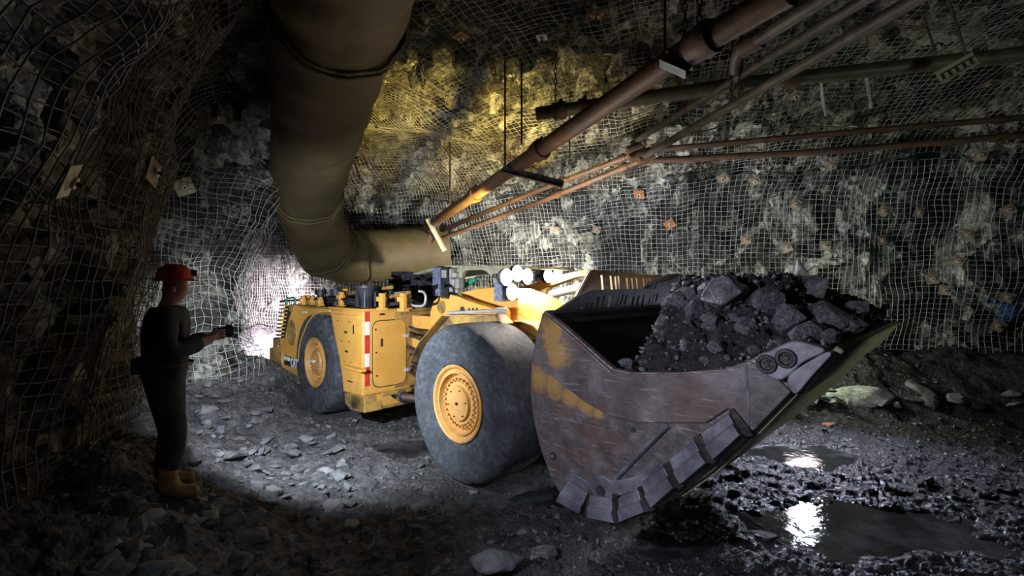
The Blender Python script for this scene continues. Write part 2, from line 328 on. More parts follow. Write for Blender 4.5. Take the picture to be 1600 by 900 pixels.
def sweep(poly, prof, du, dv, side):
    C = smooth_line(poly, du, .45 if poly is R_POLY else .28); Pf = smooth_line(prof, dv, .18)
    T = np.gradient(C, axis=0); T /= np.linalg.norm(T, axis=1, keepdims=True)
    N = np.stack([-T[:, 1], T[:, 0]], 1) * side
    k = 2 * int(.5 / du) + 1; ker = np.ones(k) / k; Ne = np.pad(N, ((k // 2, k // 2), (0, 0)), mode='edge')
    N = np.stack([np.convolve(Ne[:, c], ker, 'valid') for c in (0, 1)], 1); N /= np.linalg.norm(N, axis=1, keepdims=True)
    P = np.zeros((len(C), len(Pf), 3))
    P[..., 0] = C[:, None, 0] + N[:, None, 0] * Pf[None, :, 0]; P[..., 1] = C[:, None, 1] + N[:, None, 1] * Pf[None, :, 0]; P[..., 2] = Pf[None, :, 1]
    tu = np.gradient(P, axis=0); tv = np.gradient(P, axis=1); n = np.cross(tu, tv); n /= np.linalg.norm(n, axis=2, keepdims=True) + 1e-9
    ref = np.zeros_like(P); ref[..., 0] = N[:, None, 0]; ref[..., 1] = N[:, None, 1]
    if (n[:, 20] * ref[:, 20]).sum() < 0: n = -n
    return P, n, Pf

def low(P, seed): return fbm(P * .42, seed, 2) * .42 + fbm(P * 1.3, seed + 5, 2) * .14

def rough_disp(P, seed, zs=.55, amp=1.0):
    Q = P * np.array([1.0, 1.0, zs]) + .35 * np.stack([vnoise(P * 1.7, seed + 60), vnoise(P * 1.7, seed + 61), vnoise(P * 1.7, seed + 62)], -1)
    return amp * (facet(Q * 1.5, seed) * .13 + facet(Q * 3.6, seed + 7) * .06 + facet(Q * 8.5, seed + 9) * .022 + fbm(P * 7, seed + 3, 2) * .015)

R_POLY = [(-15, 18.3), (-10, 15.2), (-6.4, 13.2), (-4, 12.7), (-2, 12.4), (-.3, 11.7), (1.2, 10.8), (3, 9.9), (5, 9.2), (8, 8.4), (12, 7.2), (16, 6)]
R_PROF = [(-.2, -.6), (0, 0), (0, 1.6), (.08, 2.8), (.45, 3.8), (1.1, 4.6), (2.2, 5.2), (3.6, 5.5), (6, 5.6), (9, 5.55), (13, 5.4), (15, 5.3)]
L_POLY = [(-2.2, -.5), (-2.45, 1), (-2.9, 2.2), (-3.5, 3.4), (-4.3, 4.6), (-5.1, 5.6), (-5.5, 6.2), (-5.25, 6.75), (-4.68, 7.35), (-4.6, 7.95), (-5.4, 8.7), (-6.6, 9.7), (-8.2, 11.2), (-10, 13), (-13, 15.5)]
L_PROF = [(-.2, -.6), (0, 0), (.0, 1.4), (.15, 2.6), (.5, 3.8), (1.1, 4.7), (2.2, 5.4), (3.6, 5.8)]

def shell(poly, prof, res, side, seed, zs, amp):
    P, n, Pf = sweep(poly, prof, res, res, side)
    D = low(P, seed) + rough_disp(P, seed, zs, amp) - .08
    return P + n * D[..., None], P, n, Pf

def shell_obj(name, V, mat, a, b):
    W = V[:, a:b]; o = from_arrays(name, W.reshape(-1, 3), grid_faces(W.shape[0], W.shape[1]), mat, None, False)
    tag(o, kind='structure'); return o

VR, PR, nR, PfR = shell(R_POLY, R_PROF, .055, -1, 3, .5, 1.25)
split = int(np.argmax(PfR[:, 1] > 4.35))
wall_back = shell_obj('wall_right', VR, M['rock'], 0, split + 1)
ceiling = shell_obj('ceiling', VR, M['ceil_rock'], split, VR.shape[1])
VL, PL, nL, PfL = shell(L_POLY, L_PROF, .05, -1, 23, .8, 1.2)
if (nL[:, 20, 0]).mean() < 0: pass
wall_left = shell_obj('wall_left', VL, M['left_rock'], 0, VL.shape[1])

def wires(name, poly, prof, sp, side, seed, off, v0, v1, r, mat, u0=0, u1=None, jit=.012, label='', skew=0.0, w=1):
    """welded wire mesh: both families of wires of a sheet as thin three-sided bars"""
    P, n, Pf = sweep(poly, prof, sp, sp, side)
    a = int(np.argmax(Pf[:, 1] > v0)) if v0 is not None else 0
    b = (len(Pf) if v1 is None else v1)
    P, n = P[u0:u1, a:b], n[u0:u1, a:b]
    D = low(P, seed) + off + .05 * fbm(P * .9, seed + 77, 2)
    J = np.stack([vnoise(P * 2.1, seed + 90 + k) for k in range(3)], -1) * jit * 3 + np.stack([vnoise(P * 9, seed + 95 + k) for k in range(3)], -1) * jit
    Q = P + n * D[..., None] + J
    Vs, Fs = [], []; o = 0
    for axis in (0, 1):
        A = Q if axis == 0 else Q.transpose(1, 0, 2); nn = n if axis == 0 else n.transpose(1, 0, 2)
        A = A + nn * (0 if axis == 0 else r * 1.6)
        T = np.gradient(A, axis=0); T /= np.linalg.norm(T, axis=2, keepdims=True) + 1e-9
        B = np.cross(T, nn); B /= np.linalg.norm(B, axis=2, keepdims=True) + 1e-9
        ring = np.stack([A + nn * r * math.cos(q) + B * r * math.sin(q) for q in (0, 2 * PI / 3, 4 * PI / 3)], 2)   # k, wire, 3, xyz
        K, W = A.shape[:2]
        idx = np.arange(K * W * 3).reshape(K, W, 3)
        x = idx[:-1]; y = idx[1:]
        for k in range(3):
            Fs.append(np.stack([x[..., k], x[..., (k + 1) % 3], y[..., (k + 1) % 3], y[..., k]], -1).reshape(-1, 4) + o)
        Vs.append(ring.reshape(-1, 3)); o += K * W * 3
    ob = from_arrays(name, np.concatenate(Vs), np.concatenate(Fs), mat)
    return ob

nv = None
ob = wires('wire_mesh', R_POLY, R_PROF, .1, -1, 3, .16, .95, 52, .0048, M['wire'], u0=30)
tag(ob, 'galvanised square wire mesh pinned over the right rock wall behind the bucket', 'wire mesh')
ob = wires('wire_mesh', R_POLY, R_PROF, .1, -1, 3, .17, 4.3, None, .004, M['shaded_wire2'], u0=60)
tag(ob, 'square wire mesh covering the rock roof above the pipes and duct', 'wire mesh')
ob = wires('wire_mesh', L_POLY, L_PROF, .105, -1, 23, .2, .75, None, .0055, M['shaded_wire'], jit=.02, u1=74)
tag(ob, 'wire mesh toned dark as unlit on the dark left wall in the foreground', 'wire mesh')
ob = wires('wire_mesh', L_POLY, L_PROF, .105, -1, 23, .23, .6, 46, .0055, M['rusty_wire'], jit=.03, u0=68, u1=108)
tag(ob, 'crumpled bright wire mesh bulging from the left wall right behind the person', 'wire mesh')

# ---------------------------------------------------------------- ground
PUDDLES = [(3.25, 4.12, 1.05, .42), (3.9, 5.88, .7, .4), (-1.35, 6.15, .55, .3), (1.3, 3.75, .35, .12), (.55, 4.7, .5, .2)]
RR = np.array(smooth_line(R_POLY, .3, .4)); LL = np.array(smooth_line(L_POLY, .3, .4))
def dist_line(X, Y, line):
    d = np.full(np.shape(X), 1e9)
    for i in range(0, len(line)):
        d = np.minimum(d, np.hypot(X - line[i, 0], Y - line[i, 1]))
    return d
FD = np.array([.7052, -.7090]); RD = np.array([.7090, .7052]); OM = np.array([-.61, 4.97])
WHEELS = [(0, .34), (-3.9, .34), (0, 2.16), (-3.9, 2.16)]
def ground_z(X, Y, fine=True):
    X = np.asarray(X, float); Y = np.asarray(Y, float)
    dl = dist_line(X, Y, LL); dr = dist_line(X, Y, RR)
    P = np.stack([X, Y, np.zeros_like(X)], -1)
    bank = .72 * (1 - sstep(.2, 2.1, dl)) ** 1.2 + .95 * (1 - sstep(.1, 1.9, dr))
    z = bank * (1 + .25 * fbm(P * 1.5, 200, 2)) + .045 * fbm(P * .9, 210, 3)
    flat = np.ones_like(X)
    for s_, t_ in WHEELS:
        c = OM + FD * s_ + RD * t_; flat = np.minimum(flat, sstep(.35, .95, np.hypot(X - c[0], Y - c[1])))
    rocky = np.clip(bank * 2.2, 0, 1)
    if fine:
        z = z + (.02 + .035 * rocky) * facet(P * 4.2, 220) + (.014 + .01 * rocky) * facet(P * 10, 230) + .008 * facet(P * 24, 240)
        mud = sstep(-.5, 1.5, X)
        z = z + mud * .022 * fbm(P * 6.0 * np.array([1, 1.6, 1]), 250, 3)
    z = z * flat
    for (a, b, ra, rb) in PUDDLES:
        q = np.hypot((X - a) / ra, (Y - b) / rb) + .45 * fbm(P * 3.0, 260, 3)
        z = z * (1 - .45 * (1 - sstep(.8, 1.3, q))) - .075 * (1 - sstep(.7, 1.25, q))
    return z
ys = 1.6 * (15.5 / 1.6) ** np.linspace(0, 1, 560); ys = np.r_[np.linspace(-1, 1.55, 12), ys]
xs = np.concatenate([np.linspace(-14, -5.2, 60, endpoint=False), np.linspace(-5.2, 6.5, 520, endpoint=False), np.linspace(6.5, 15, 120)])
GX, GY = np.meshgrid(xs, ys, indexing='ij')
GZ = ground_z(GX, GY)
ground = from_arrays('floor', np.stack([GX, GY, GZ], -1).reshape(-1, 3), grid_faces(len(xs), len(ys)), M['ground'])
tag(ground, kind='structure')
plabels = ['large puddle of muddy water at the lower right', 'small puddle reflecting white light beside the bucket lip', 'dark shallow puddle between the front and rear wheel', 'thin film of water on mud under the bucket', 'narrow wet hollow behind the bucket heel']
for (a, b, ra, rb), lb in zip(PUDDLES, plabels):
    n = 40; V = [(a, b, -.030)] + [(a + ra * 1.45 * math.cos(2 * PI * k / n), b + rb * 1.45 * math.sin(2 * PI * k / n), -.030) for k in range(n)]
    mb = MB().add(V, [(0, 1 + k, 1 + (k + 1) % n) for k in range(n)])
    tag(mb.build('puddle', M['water']), lb, 'puddle')

# ---------------------------------------------------------------- rocks
def rock_mesh(seed, flat=.7, n=20, name='rock', mat=None):
    rnd = random.Random(seed); bm = bmesh.new(); pts = []
    for i in range(n):
        v = Vector((rnd.gauss(0, 1), rnd.gauss(0, 1), rnd.gauss(0, 1))).normalized() * rnd.uniform(.75, 1.05)
        pts.append(bm.verts.new((v.x, v.y * rnd.uniform(.7, .85), v.z * flat)))
    r = bmesh.ops.convex_hull(bm, input=bm.verts)
    bmesh.ops.delete(bm, geom=[e for e in r['geom_interior'] if isinstance(e, bmesh.types.BMVert)], context='VERTS')
    bmesh.ops.dissolve_limit(bm, angle_limit=math.radians(14), verts=bm.verts, edges=bm.edges)
    bmesh.ops.bevel(bm, geom=bm.edges[:], offset=.035, segments=1, affect='EDGES')
    me = bpy.data.meshes.new(name); bm.to_mesh(me); bm.free(); me.materials.append(mat or M['rubble']); return me
ROCKS = [rock_mesh(i, flat=random.uniform(.4, .8)) for i in range(16)]
PALE = [rock_mesh(100 + i, flat=.55, mat=M['pale_rock']) for i in range(4)]
RUSTR = rock_mesh(300, flat=.5, mat=M['rust_rock'])

def put_rock(me, loc, size, rz, tilt=(0, 0), label=None, group=None, name='rock'):
    o = bpy.data.objects.new(name, me); col.objects.link(o); o.location = loc
    o.scale = (size,) * 3 if not isinstance(size, tuple) else size
    o.rotation_euler = (tilt[0], tilt[1], rz); return tag(o, label, 'rock', group)

def gp(px, py):
    """ground point under a pixel (two fixed-point steps over the bank)"""
    z = 0.0
    for _ in range(12):
        Y = (CH - z) * FPX / (py - CY); X = (px - CX) / FPX * Y; z = .6 * z + .4 * float(ground_z(np.array([X]), np.array([Y]), False)[0])
    return X, Y, z

SPECIAL = [ # px, py, half-size (m), squash, label, mesh
    (776, 893, (.24, .2, .2), 'large blocky grey rock at the bottom centre foreground', ROCKS[1]),
    (548, 824, (.085, .07, .1), 'pale angular rock alone left of the bottom centre', PALE[0]),
    (348, 800, (.17, .12, .12), 'slanted brown-grey rock on the dark left rubble heap', ROCKS[3]),
    (852, 870, (.12, .1, .11), 'wedge-shaped dark rock right of the large foreground block', ROCKS[5]),
    (395, 846, (.2, .12, .12), 'long jagged rock with a light edge in the left foreground', ROCKS[7]),
    (1345, 632, (.6, .3, .34), 'long pale green rock slab at the foot of the right wall', PALE[1]),
    (1293, 666, (.18, .12, .07), 'small orange-brown rock on the mud right of the bucket', RUSTR),
    (1432, 628, (.24, .2, .17), 'rounded dark grey rock right of the pale green slab', ROCKS[8]),
    (1187, 842, (.17, .13, .08), 'black wet rock on the mud below the bucket lip', ROCKS[9]),
    (1282, 812, (.09, .07, .06), 'wet rock standing at the left end of the large puddle', ROCKS[2]),
    (412, 645, (.19, .15, .13), 'light blue-grey rock beside the rear wheel, topmost on the slope', ROCKS[11]),
    (365, 715, (.2, .15, .1), 'flat light grey slab in the middle of the rubble slope', ROCKS[12]),
    (455, 712, (.17, .13, .1), 'light grey rock on the slope below the rear wheel', ROCKS[13]),
    (740, 772, (.07, .06, .05), 'small pale stone in front of the front tyre', PALE[2]),
    (1462, 820, (.16, .1, .05), 'flat dark stone on the far shore of the large puddle', ROCKS[14]),
]
for px, py, sz, lb, me in SPECIAL:
    X, Y, z = gp(px, py); put_rock(me, (X, Y, z + sz[2] * .35), sz, random.uniform(-.4, .4), label=lb)

rnd = random.Random(11)
def near_wheel(X, Y):
    p = np.array([X, Y]) - OM; s_, t_ = float(p @ FD), float(p @ RD)
    return -6.2 < s_ < 1.1 and -.12 < t_ < 2.7
GL = [('grey broken rock lying in the rubble on the left slope', 'rocks on the left rubble slope', 118, lambda: (rnd.uniform(300, 545), rnd.uniform(590, 800)), (.05, .14)),
      ('dark angular rock in the shadowed left foreground rubble', 'rocks in the left foreground', 56, lambda: (rnd.uniform(150, 430), rnd.uniform(770, 905)), (.07, .17)),
      ('small dark rock scattered on the mud in the centre foreground', 'rocks on the centre foreground mud', 40, lambda: (rnd.uniform(430, 1120), rnd.uniform(775, 900)), (.025, .075)),
      ('dark rock in the rubble at the foot of the right wall', 'rocks along the foot of the right wall', 44, lambda: (rnd.uniform(1180, 1600), rnd.uniform(560, 632)), (.1, .26))]
for lb, grp, n, f, (s0, s1) in GL:
    k = 0
    while k < n:
        px, py = f(); X, Y, z = gp(px, py)
        if near_wheel(X, Y) or Y > 9.8: continue
        s = s0 + (s1 - s0) * rnd.random() ** 2.2
        put_rock(rnd.choice(ROCKS), (X, Y, z + s * .2), (s * rnd.uniform(.8, 1.3), s * rnd.uniform(.7, 1.1), s * rnd.uniform(.7, 1.1)), rnd.uniform(0, 6.3), (rnd.uniform(-.4, .4), rnd.uniform(-.4, .4)), lb, grp); k += 1

def scatter(name, pts, sizes, mat, parent=None, seed=5, variants=8):
    """uncountable crushed stone as one mesh"""
    g = np.random.default_rng(seed); base = []
    for i in range(variants):
        me = rock_mesh(500 + i + seed, flat=.65, n=9); me2 = me
        bm = bmesh.new(); bm.from_mesh(me2); bmesh.ops.triangulate(bm, faces=bm.faces); 
        V = np.array([v.co[:] for v in bm.verts]); F = np.array([[v.index for v in f.verts] for f in bm.faces]); bm.free(); base.append((V, F)); bpy.data.meshes.remove(me)
    Vs, Fs = [], []; o = 0
    for p, s in zip(pts, sizes):
        V, F = base[g.integers(variants)]; a, b = g.uniform(0, 6.28, 2)
        Rz = np.array([[math.cos(a), -math.sin(a), 0], [math.sin(a), math.cos(a), 0], [0, 0, 1]]); Rx = np.array([[1, 0, 0], [0, math.cos(b), -math.sin(b)], [0, math.sin(b), math.cos(b)]])
        Vs.append(V @ (Rz @ Rx).T * s + p); Fs.append(F + o); o += len(V)
    return from_arrays(name, np.concatenate(Vs), np.concatenate(Fs), mat, parent)
g = np.random.default_rng(3); P_, S_ = [], []
while len(P_) < 5200:
    X = g.uniform(-4.4, 7.5); Y = g.uniform(2.9, 9.5) if g.random() < .8 else g.uniform(2.9, 5)
    q = np.array([X, Y]) - OM; s_, t_ = q @ FD, q @ RD
    if any(abs(s_ - a) < .5 and abs(t_ - b) < .4 for a, b in WHEELS): continue
    if any(math.hypot((X - a) / ra, (Y - b) / rb) < 1.05 for a, b, ra, rb in PUDDLES): continue
    P_.append((X, Y)); S_.append(.01 + .035 * g.random() ** 3 * (1.5 if X < -1 or X > 4.5 else .8))
P_ = np.array(P_); Z_ = ground_z(P_[:, 0], P_[:, 1])
gr = scatter('gravel', np.column_stack([P_, Z_ + .003]), S_, M['rubble'])
tag(gr, 'crushed grey stone scattered all over the muddy floor', 'gravel', kind='stuff')

# ---------------------------------------------------------------- loader
MANG = math.atan2(FD[1], FD[0])
def L(px, py, t):
    """pixel -> (s, z) on the machine's lengthwise plane t"""
    k = (px - CX) / FPX; X0, Y0 = OM + RD * t
    s = (k * Y0 - X0) / (FD[0] - k * FD[1]); Y = Y0 + s * FD[1]
    return (s, CH - (py - CY) / FPX * Y)
def C(px, py, s):
    """pixel -> (t, z) on the machine's crosswise plane s"""
    k = (px - CX) / FPX; X0, Y0 = OM + FD * s
    t = (k * Y0 - X0) / (RD[0] - k * RD[1]); Y = Y0 + t * RD[1]
    return (t, CH - (py - CY) / FPX * Y)
def LP(pts, t): return [L(a, b, t) for a, b in pts]
def CP(pts, s): return [C(a, b, s) for a, b in pts]
ld = empty('loader', (OM[0], OM[1], 0), MANG, 'yellow low-profile underground loader carrying a full bucket of muck', 'loader')

RT, WT = .875, .68
def make_wheel(s, t0, outer_near=True):
    sg = 1 if outer_near else -1
    c = (s, t0, RT)
    prof = [(.06, .40), (.015, .43), (-.005, .50), (-.012, .60), (-.014, .73), (-.006, .80), (.006, .832), (.03, .856), (.07, .868), (.2, .873), (.34, .875), (.48, .873), (.6, .868), (.65, .856), (.67, .832), (.69, .73), (.69, .60), (.683, .5), (.665, .43), (.62, .40)]
    rr = random.Random(int(s * 10) + int(t0 * 10)); notch = {21: 1, 22: 1, 52: 1, 74: 1, 88: 1}
    def mod(k, j, x, r):
        if notch.get(k) and j in (5, 6, 7, 8): r -= .022 if j > 5 else .012
        return (x * sg, r)
    ty = MB().lathe(prof, 110, 'y', c, mod).build('wheel', M['rubber'], ld, smooth=40)
    rim = [(.62, .395), (.1, .395), (.03, .415), (-.004, .425), (-.012, .41), (-.004, .395), (.03, .375), (.035, .35), (.012, .345), (.01, .33), (.05, .32), (.085, .30), (.07, .285), (.07, .235), (.045, .232), (.045, .2), (.03, .19), (.012, .185), (.01, .0)]
    MB().lathe([(x * sg, r) for x, r in rim], 64, 'y', c).build('rim', M['rim'], ty, smooth=30)
    if outer_near:
        for k in range(28):
            a = 2 * PI * k / 28; x_, z_ = s + .26 * math.cos(a), RT + .26 * math.sin(a)
            MB().cyl((x_, t0 + .03, z_), (x_, t0 + .08, z_), .015, 6).build('wheel_nut', M['rim'], ty)
        for k in range(6):
            a = 2 * PI * k / 6 + .2; x_, z_ = s + .155 * math.cos(a), RT + .155 * math.sin(a)
            MB().cyl((x_, t0 - .003, z_), (x_, t0 + .02, z_), .007, 6).build('hub_bolt', M['dark'], ty)
        MB().cyl((s, t0 - .004, RT), (s, t0 + .02, RT), .016, 12).build('hub_plug', M['dark'], ty)
    if s < -1 and outer_near:
        MB().box((s - .12, t0 - .03, RT - .01), (s + .01, t0 + .02, RT + .035)).build('valve_guard', M['white'], ty, .006)
    return ty
make_wheel(0, 0); make_wheel(-3.9, 0); make_wheel(0, 2.5, False); make_wheel(-3.9, 2.5, False)

# --- rear frame: chassis, deck, side plates, cabinet
DK = 1.83
MB().box((-5.7, .72, .5), (-2.2, 1.78, 1.7)).box((-2.4, .5, .62), (-2.16, 2.0, 1.78)).box((-5.75, .06, .52), (-4.85, 2.44, 1.0)).build('rear_chassis', M['dirty_yellow'], ld, .02)
axl = MB().tube([(-3.9, .3, RT), (-3.9, 2.2, RT)], .2, 14).tube([(0, .3, RT), (0, 2.2, RT)], .2, 14).build('axle', M['dark'], ld, smooth=30)
cab_side = LP([(515, 487), (566.5, 488), (566.5, 619), (536, 613), (534, 590), (529, 558), (521, 520)], 0)
sF = cab_side[1][0]
zt = L(566.5, 486, 0)[1]; zb = L(566.5, 620, 0)[1]
cab_side[1] = (sF, zt); cab_side[2] = (sF, zb); cab_side[0] = (cab_side[0][0], zt)
cab = MB().prism(cab_side, 0, .80).build('side_cabinet', M['yellow'], ld, .03, 40, 3)
MB().prism([(cab_side[0][0] - .03, zt - .002), (sF + .012, zt - .002), (sF + .012, zt + .03), (cab_side[0][0] - .03, zt + .03)], -.012, .82).build('top_flange', M['yellow'], cab, .008)
# door on the forward face, seams drawn by its raised panel
d0 = CP([(581, 501), (630, 501), (633, 504), (633, 596), (630, 601), (581, 607)], sF)
def rounded(pts, r, n=5):
    out = []; N_ = len(pts)
    for i in range(N_):
        p, a, b = Vector(pts[i]), Vector(pts[i - 1]), Vector(pts[(i + 1) % N_])
        ra = min(r, (a - p).length * .45); rb = min(r, (b - p).length * .45)
        q0 = p + (a - p).normalized() * ra; q1 = p + (b - p).normalized() * rb
        for k in range(n + 1):
            t = k / n; out.append(tuple((1 - t) ** 2 * q0 + 2 * t * (1 - t) * p + t * t * q1))
    return out
def Cbox(px0, py0, px1, py1, s):
    t0, z1 = C(px0, py0, s); t1, z0 = C(px1, py1, s); return t0, t1, z0, z1
tl, zr = C(583, 502, sF)[0], C(583, 502, sF)[1]
tr = C(634, 502, sF)[0]; zl = C(583, 606, sF)[1]
door_o = rounded([(tl, zl), (tr, zl), (tr, zr), (tl, zr)], .12)
MB().prism(rounded([(tl - .012, zl - .012), (tr + .012, zl - .012), (tr + .012, zr + .012), (tl - .012, zr + .012)], .125), sF - .01, sF + .004, 'x').build('door_seam', M['dark'], cab)
dr = MB().prism(door_o, sF - .02, sF + .016, 'x').build('cabinet_door', M['yellow'], ld, .006, 40)
for (a, b) in ((634, 524), (635, 577)):
    t, z = C(a, b, sF); MB().box((sF + .01, t - .05, z - .03), (sF + .05, t + .05, z + .03)).cyl((sF + .05, t - .01, z), (sF + .09, t - .01, z), .02, 8).build('latch', M['silver'], dr, .005)
t, z = C(595.6, 535, sF); MB().prism(rounded([(t - .018, z - .06), (t + .018, z - .06), (t + .018, z + .06), (t - .018, z + .06)], .015), sF + .01, sF + .02, 'x').build('handle_slot', M['black'], dr)
for a, b in ((586, 515), (587, 551), (588, 587), (594, 491), (598, 491), (631, 484), (635, 484)):
    t, z = C(a, b, sF); MB().cyl((sF, t, z), (sF + .022, t, z), .014, 8).build('bolt_head', M['dark'], cab)
# reflective tape down the corner
for (y0, y1, c) in ((487, 503, 'red'), (503, 524, 'white'), (524, 553, 'red'), (553, 574, 'white'), (574, 604, 'red')):
    t0 = .035; z1 = C(569, y0, sF)[1]; z0 = C(569, y1, sF)[1]
    MB().box((sF - .002, t0, z0), (sF + .006, t0 + .07, z1)).build('reflective_tape', M[c], cab)
# outer side details: boxes, step, slots
def side_box(px0, py0, px1, py1, t0, t1, name, mat, par, bv=.01):
    s0, z1 = L(px0, py0, t0); s1, z0 = L(px1, py1, t0)
    return MB().box((s0, t0, z0), (s1, t1, z1)).build(name, mat, par, bv)
side_box(519, 490, 558, 499, -.035, .01, 'raised_panel', M['yellow'], cab, .01)
side_box(532, 570, 562, 583, -.10, .01, 'step', M['yellow'], cab, .015)
side_box(553, 508, 561, 523, -.02, .01, 'bracket', M['yellow'], cab, .006)
sl = MB()
for a, b, w_, h_ in ((540.5, 519, 2.3, 2), (541.5, 549, 2, 2), (547, 596, 4, 2.2), (552.5, 515, .8, 7), (534, 533, .8, .9), (546, 534, .8, .9), (528, 501, .8, .8), (546, 503, .8, .8), (538, 565, .8, .8), (548, 566, .8, .8)):
    s0, z1 = L(a - w_, b - h_, 0); s1, z0 = L(a + w_, b + h_, 0); sl.box((s0, -.006, z0), (s1, .01, z1))
sl.build('slot', M['black'], cab)
# skirt under the cabinet with the dark scooped opening
sk = CP([(566, 620), (641, 606), (641, 617), (630, 629), (592, 637), (572, 643)], sF)
skirt = MB().prism(LP([(536, 614), (566.5, 620), (568, 646), (545, 641), (537, 630)], 0), .02, .3)
z0 = L(568, 646, 0)[1]
skirt.box((sF - .42, .02, z0), (sF + .005, .16, zb)).box((sF - .42, .16, z0), (sF + .01, .95, z0 + .05)).box((sF - .42, .75, z0), (sF - .1, 1.1, zb)).box((sF - .45, .1, z0), (sF - .38, 1.0, zb))
skirt.box((sF - .4, .3, zb - .05), (sF + .02, .82, zb + .01)).build('cabinet_skirt', M['dirty_yellow'], ld, .012)
sk2 = MB(); sk2.prism([(.22, z0 + .05), (.6, z0 + .05), (.5, z0 + .12), (.42, zb - .03), (.22, zb)], sF - .02, sF + .012, 'x'); sk2.build('cabinet_skirt', M['yellow'], ld)
# steering cylinder
ta, za = C(600, 627, sF + .2)
MB().tube([(sF - .5, .6, .50), (sF + .12, .6, .50)], .085, 16).tube([(sF + .12, .6, .50), (-.7, .78, .56)], .055, 16).build('steering_cylinder', M['chrome'], ld, smooth=40)
# rear side plate with the wheel arch
arch = [(459, 476), (478, 481), (516, 483), (516, 488), (503, 488), (491, 493), (481, 508), (473, 528), (469, 545), (467, 562), (467, 578), (467, 600), (443, 588), (427, 577), (425, 542), (441, 546), (444, 531), (450, 501)]
rs = MB().prism(LP(arch, 0), 0, .06).build('rear_side_plate', M['yellow'], ld, .008)
o_s = rs
fa = LP([(516, 488), (503, 488), (491, 493), (481, 508), (473, 528), (469, 545), (467, 566)], 0)
MB().strip(fa[::-1], -.02, .74, .03).build('rear_fender', M['yellow'], ld, .006)
MB().box((-5.2, .02, DK - .14), (-2.2, 2.46, DK)).box((-5.2, .72, 1.0), (-2.2, 1.78, DK - .05)).build('rear_deck', M['dirty_yellow'], ld, .02)
# far-side copy of the arch plate
MB().prism(LP(arch, 0), 2.44, 2.5).build('rear_side_plate', M['yellow'], ld, .008)
s_, z_ = L(456, 520, 0); MB().cyl((s_, -.012, z_), (s_, .01, z_), .24, 32).build('round_cover', M['dirty_yellow'], rs, .004)
pl = side_box(444, 555, 466, 577, -.012, .01, 'name_plate', M['black'], rs, .003)
(ps, pz1), (ps1, pz0) = L(444, 556, 0), L(466, 577, 0)
def text(body, sa, sb_, t, za, zb_, mat, par, name='lettering', bold=.0):
    """raised letters fitted between sa..sb_ and za..zb_"""
    cu = bpy.data.curves.new(name, 'FONT'); cu.body = body; cu.size = 1; cu.extrude = .003; cu.offset = bold
    o = bpy.data.objects.new(name, cu); col.objects.link(o); bpy.context.view_layer.update()
    me = bpy.data.meshes.new_from_object(o.evaluated_get(bpy.context.evaluated_depsgraph_get())); bpy.data.objects.remove(o)
    V = np.array([v.co[:] for v in me.vertices]); a, b = V.min(0), V.max(0)
    for v in me.vertices:
        q = v.co; v.co = (sa + (q.x - a[0]) / (b[0] - a[0]) * (sb_ - sa), t - q.z, za + (q.y - a[1]) / (b[1] - a[1]) * (zb_ - za))
    me.materials.clear(); me.materials.append(mat); o = bpy.data.objects.new(name, me); col.objects.link(o); o.parent = par; return o
sA, sB_, sC = L(445.5, 566, 0)[0], L(454.3, 566, 0)[0], L(465, 566, 0)[0]; sM = L(455.8, 566, 0)[0]
text('CAT', sM, L(466, 566, 0)[0], -.017, L(460, 575, 0)[1], L(460, 559.5, 0)[1], M['white'], rs, bold=.03)
text('R1700', sA, sB_, -.017, L(450, 563.5, 0)[1], L(450, 557.5, 0)[1], M['white'], rs, bold=.01)
# bumper blocks at the tail
b1 = MB().box((-6.15, -.03, L(430, 572, 0)[1]), (L(442, 560, 0)[0], .5, L(430, 545, 0)[1])).box((-6.15, 2.0, .6), (-5.3, 2.52, 1.1)).box((-6.2, .05, .55), (-5.95, 2.45, 1.12))
b1.box((L(441, 586, 0)[0], -.02, L(441, 588, 0)[1]), (L(467, 600, 0)[0], .3, L(441, 578, 0)[1])).build('rear_bumper', M['dirty_yellow'], ld, .02)
# sloping rear grille and the recess holding the tail lamp
gs, gz = L(429, 535, 0), L(437, 477, 0)
MB().prism([gs, gz, (gz[0] + .35, gz[1]), (gs[0] + .4, gs[1])], .1, 2.4).build('engine_end_housing', M['dark'], ld, .01)
gm = MB()
for k in range(11):
    f = k / 10; s0 = gs[0] + (gz[0] - gs[0]) * f; z0_ = gs[1] + (gz[1] - gs[1]) * f
    gm.box((s0 - .03, .0, z0_ - .012), (s0 + .2, .1, z0_ + .018))
gm.build('rear_grille', M['dirty_yellow'], ld, .004)
MB().box((L(436, 520, 0)[0], .02, L(436, 545, 0)[1]), (L(447, 520, 0)[0], .5, L(436, 528, 0)[1])).build('lamp_shelf', M['yellow'], ld, .01)
(s_, z_) = L(452, 500, .12)
tlm = MB().lathe([(-.14, .0), (-.14, .05), (.0, .06), (.13, .045), (.15, 0)], 16, 'z', (s_ - .35, .16, z_)).build('tail_lamp', M['orange_lamp'], ld, smooth=40)
MB().lathe([(-.2, 0), (-.2, .075), (-.14, .075), (-.14, 0)], 16, 'z', (s_ - .35, .16, z_)).build('lamp_base', M['dark'], tlm)
side_box(472.5, 486, 478.5, 489.5, -.008, .005, 'small_reflector', M['white'], rs, .002)
